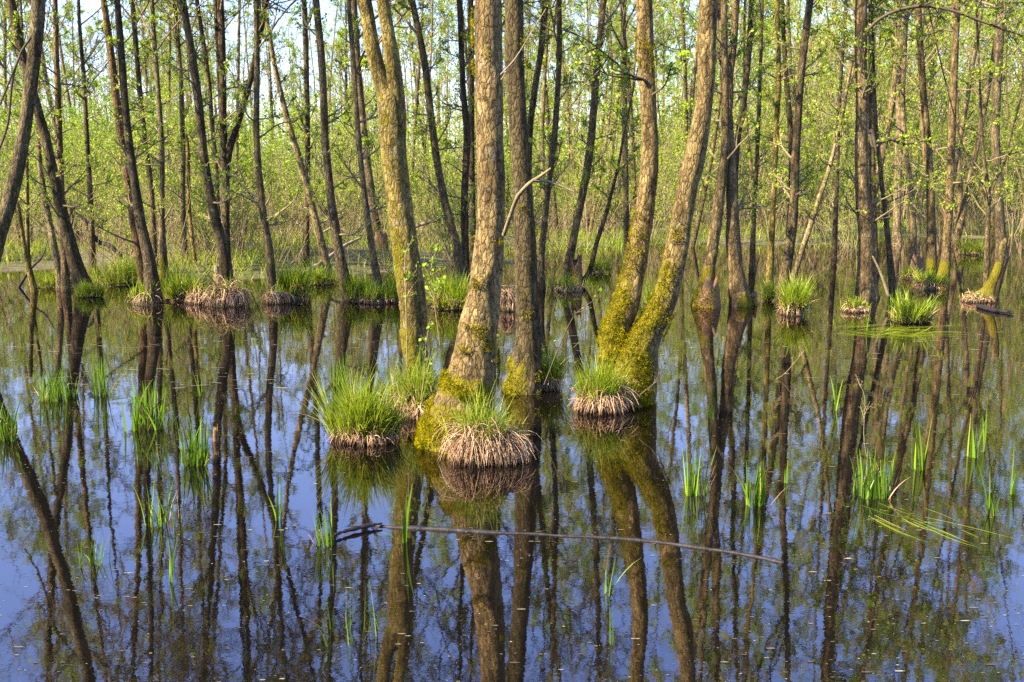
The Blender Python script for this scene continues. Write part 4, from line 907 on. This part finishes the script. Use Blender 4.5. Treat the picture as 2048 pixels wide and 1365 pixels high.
us = walk(rng, np.repeat(uc, 5, 0), np.stack([rng.normal(size=nn * 5) * .25, rng.normal(size=nn * 5) * .25, np.ones(nn * 5)], 1), np.repeat(uh, 5) * rng.uniform(.5, 1, nn * 5), 6, .03, .1)
tubes(mb, us, np.full((nn * 5, 1), .03) * np.linspace(1, .3, 6)[None], 3, 2)
o = link("far_wood", mb, [BARK_FAR, LEAF, TWIG]); o.color = (1.15, 1.08, .95, 1)
tag(o, "far wall of thin trunks and pale green leaves closing the view", "woodland", kind='stuff')
# the same wood behind the viewer, unseen, added to block low sky fill
mb = MB(); n = 420
d = rng.uniform(24, 60, n); a = rng.uniform(math.radians(-75), math.radians(75), n); p = np.stack([np.sin(a) * d, -np.cos(a) * d, np.full(n, -.2)], 1)
P = walk(rng, p, np.stack([rng.normal(size=n) * .06, rng.normal(size=n) * .06, np.ones(n)], 1), rng.uniform(9, 19, n) * d / 42 + 2, 7, .02, .03)
tubes(mb, P, rng.uniform(.07, .16, (n, 1)) * np.linspace(1, .25, 7)[None], 6, 0)
c, _ = pick(P, rng.uniform(.05, 1, (n, 240))); leaves(mb, c.reshape(-1, 3) + rng.normal(size=(n * 240, 3)) * np.array([1.5, 1.5, .7]), .26, rng, 1)
tag(link("rear_wood", mb, [BARK_FAR, LEAF]), "leafy wood of thin trunks closing the swamp on the sunward side", "woodland", kind='stuff')
# dry brush among the trees
mb = MB(); n = 12000
d = 17.5 + 64 * rng.uniform(size=n) ** 1.25; x = rng.uniform(-.62, .62, n) * d; h = bank(x, d)
k = (h > -.12) & (fbm(np.stack([x / 3, d / 4, 0 * x], -1), 21, 2) > -.12); x, d, h = x[k], d[k], h[k]; n = len(x)
P = walk(rng, np.stack([x, d, h - .05], 1), np.stack([rng.normal(size=n) * .5, rng.normal(size=n) * .5, np.ones(n)], 1), rng.uniform(.4, 2.6, n), 5, -.02, .18)
tubes(mb, P, rng.uniform(.003, .009, (n, 1)) * np.linspace(1, .4, 5)[None], 3)
tag(link("undergrowth", mb, [BRUSH]), "tangle of dry brown stems and brush under the trees", "undergrowth", kind='stuff')
# grass of the banks
mb = MB(); n = 130000
d = 16 + 64 * rng.uniform(size=n) ** 1.4; x = rng.uniform(-.62, .62, n) * d; h = bank(x, d)
k = (h > -.06) & (fbm(np.stack([x / 2, d / 2.5, 0 * x], -1), 31, 2) > rng.uniform(-.3, .3, n)); x, d, h = x[k], d[k], h[k]; n = len(x)
sc = 1 + (d - 20) / 60
blades(mb, rng, np.stack([x, d, h - .03], 1), np.stack([rng.normal(size=n) * .3, rng.normal(size=n) * .3, np.ones(n)], 1), rng.uniform(.2, .55, n) * (1 + .5 * fbm(np.stack([x, d, 0 * x], -1), 3, 2)), .02, 4, .15, 0)
tag(link("bank_grass", mb, [GRASS]), "green sedge and grass covering the low banks between the trunks", "grass", kind='stuff')
# specks on the water
mb = MB(); n = 17000
d = 2.6 + 22 * rng.uniform(size=n) ** 1.6; x = rng.uniform(-.6, .6, n) * d
k = fbm(np.stack([x * .9, d * 1.6, 0 * x], -1), 41, 3) > rng.uniform(-.45, .35, n); x, d = x[k], d[k]; n = len(x)
a = rng.uniform(0, 6.28, n); s = rng.uniform(.0008, .0022, n) * rng.choice([1, 1, 1, 1, 2.0], n); th = np.arange(5) / 5 * 6.283; el = rng.choice([1, 1.3, 3, 6], n)
V = np.stack([x[:, None] + np.cos(th + 0 * a[:, None]) * s[:, None] * el[:, None], d[:, None] + np.sin(th + 0 * a[:, None]) * s[:, None], np.full((n, 5), .003)], -1)
mb.add(V, np.arange(n * 5).reshape(n, 5))
n = 5000; d = rng.uniform(8.5, 21, n); x = rng.uniform(-.6, .6, n) * d
k = fbm(np.stack([x * .35, d * 1.3, 0 * x], -1), 43, 3) > rng.uniform(-.1, .5, n); x, d = x[k], d[k]; n = len(x); s2 = rng.uniform(.002, .007, (n, 1)); e2 = rng.uniform(2, 14, (n, 1)); th = np.arange(6) / 6 * 6.283; sl = rng.normal(size=(n, 1)) * .3
V = np.stack([x[:, None] + np.cos(th) * s2 * e2, d[:, None] + np.sin(th) * s2 + np.cos(th) * s2 * e2 * sl, np.full((n, 6), .0035)], -1); mb.add(V, np.arange(n * 6).reshape(n, 6))
tag(link("floating_specks", mb, [DEBRIS]), "tiny pale flakes and seeds scattered over the water surface", "debris", kind='stuff')
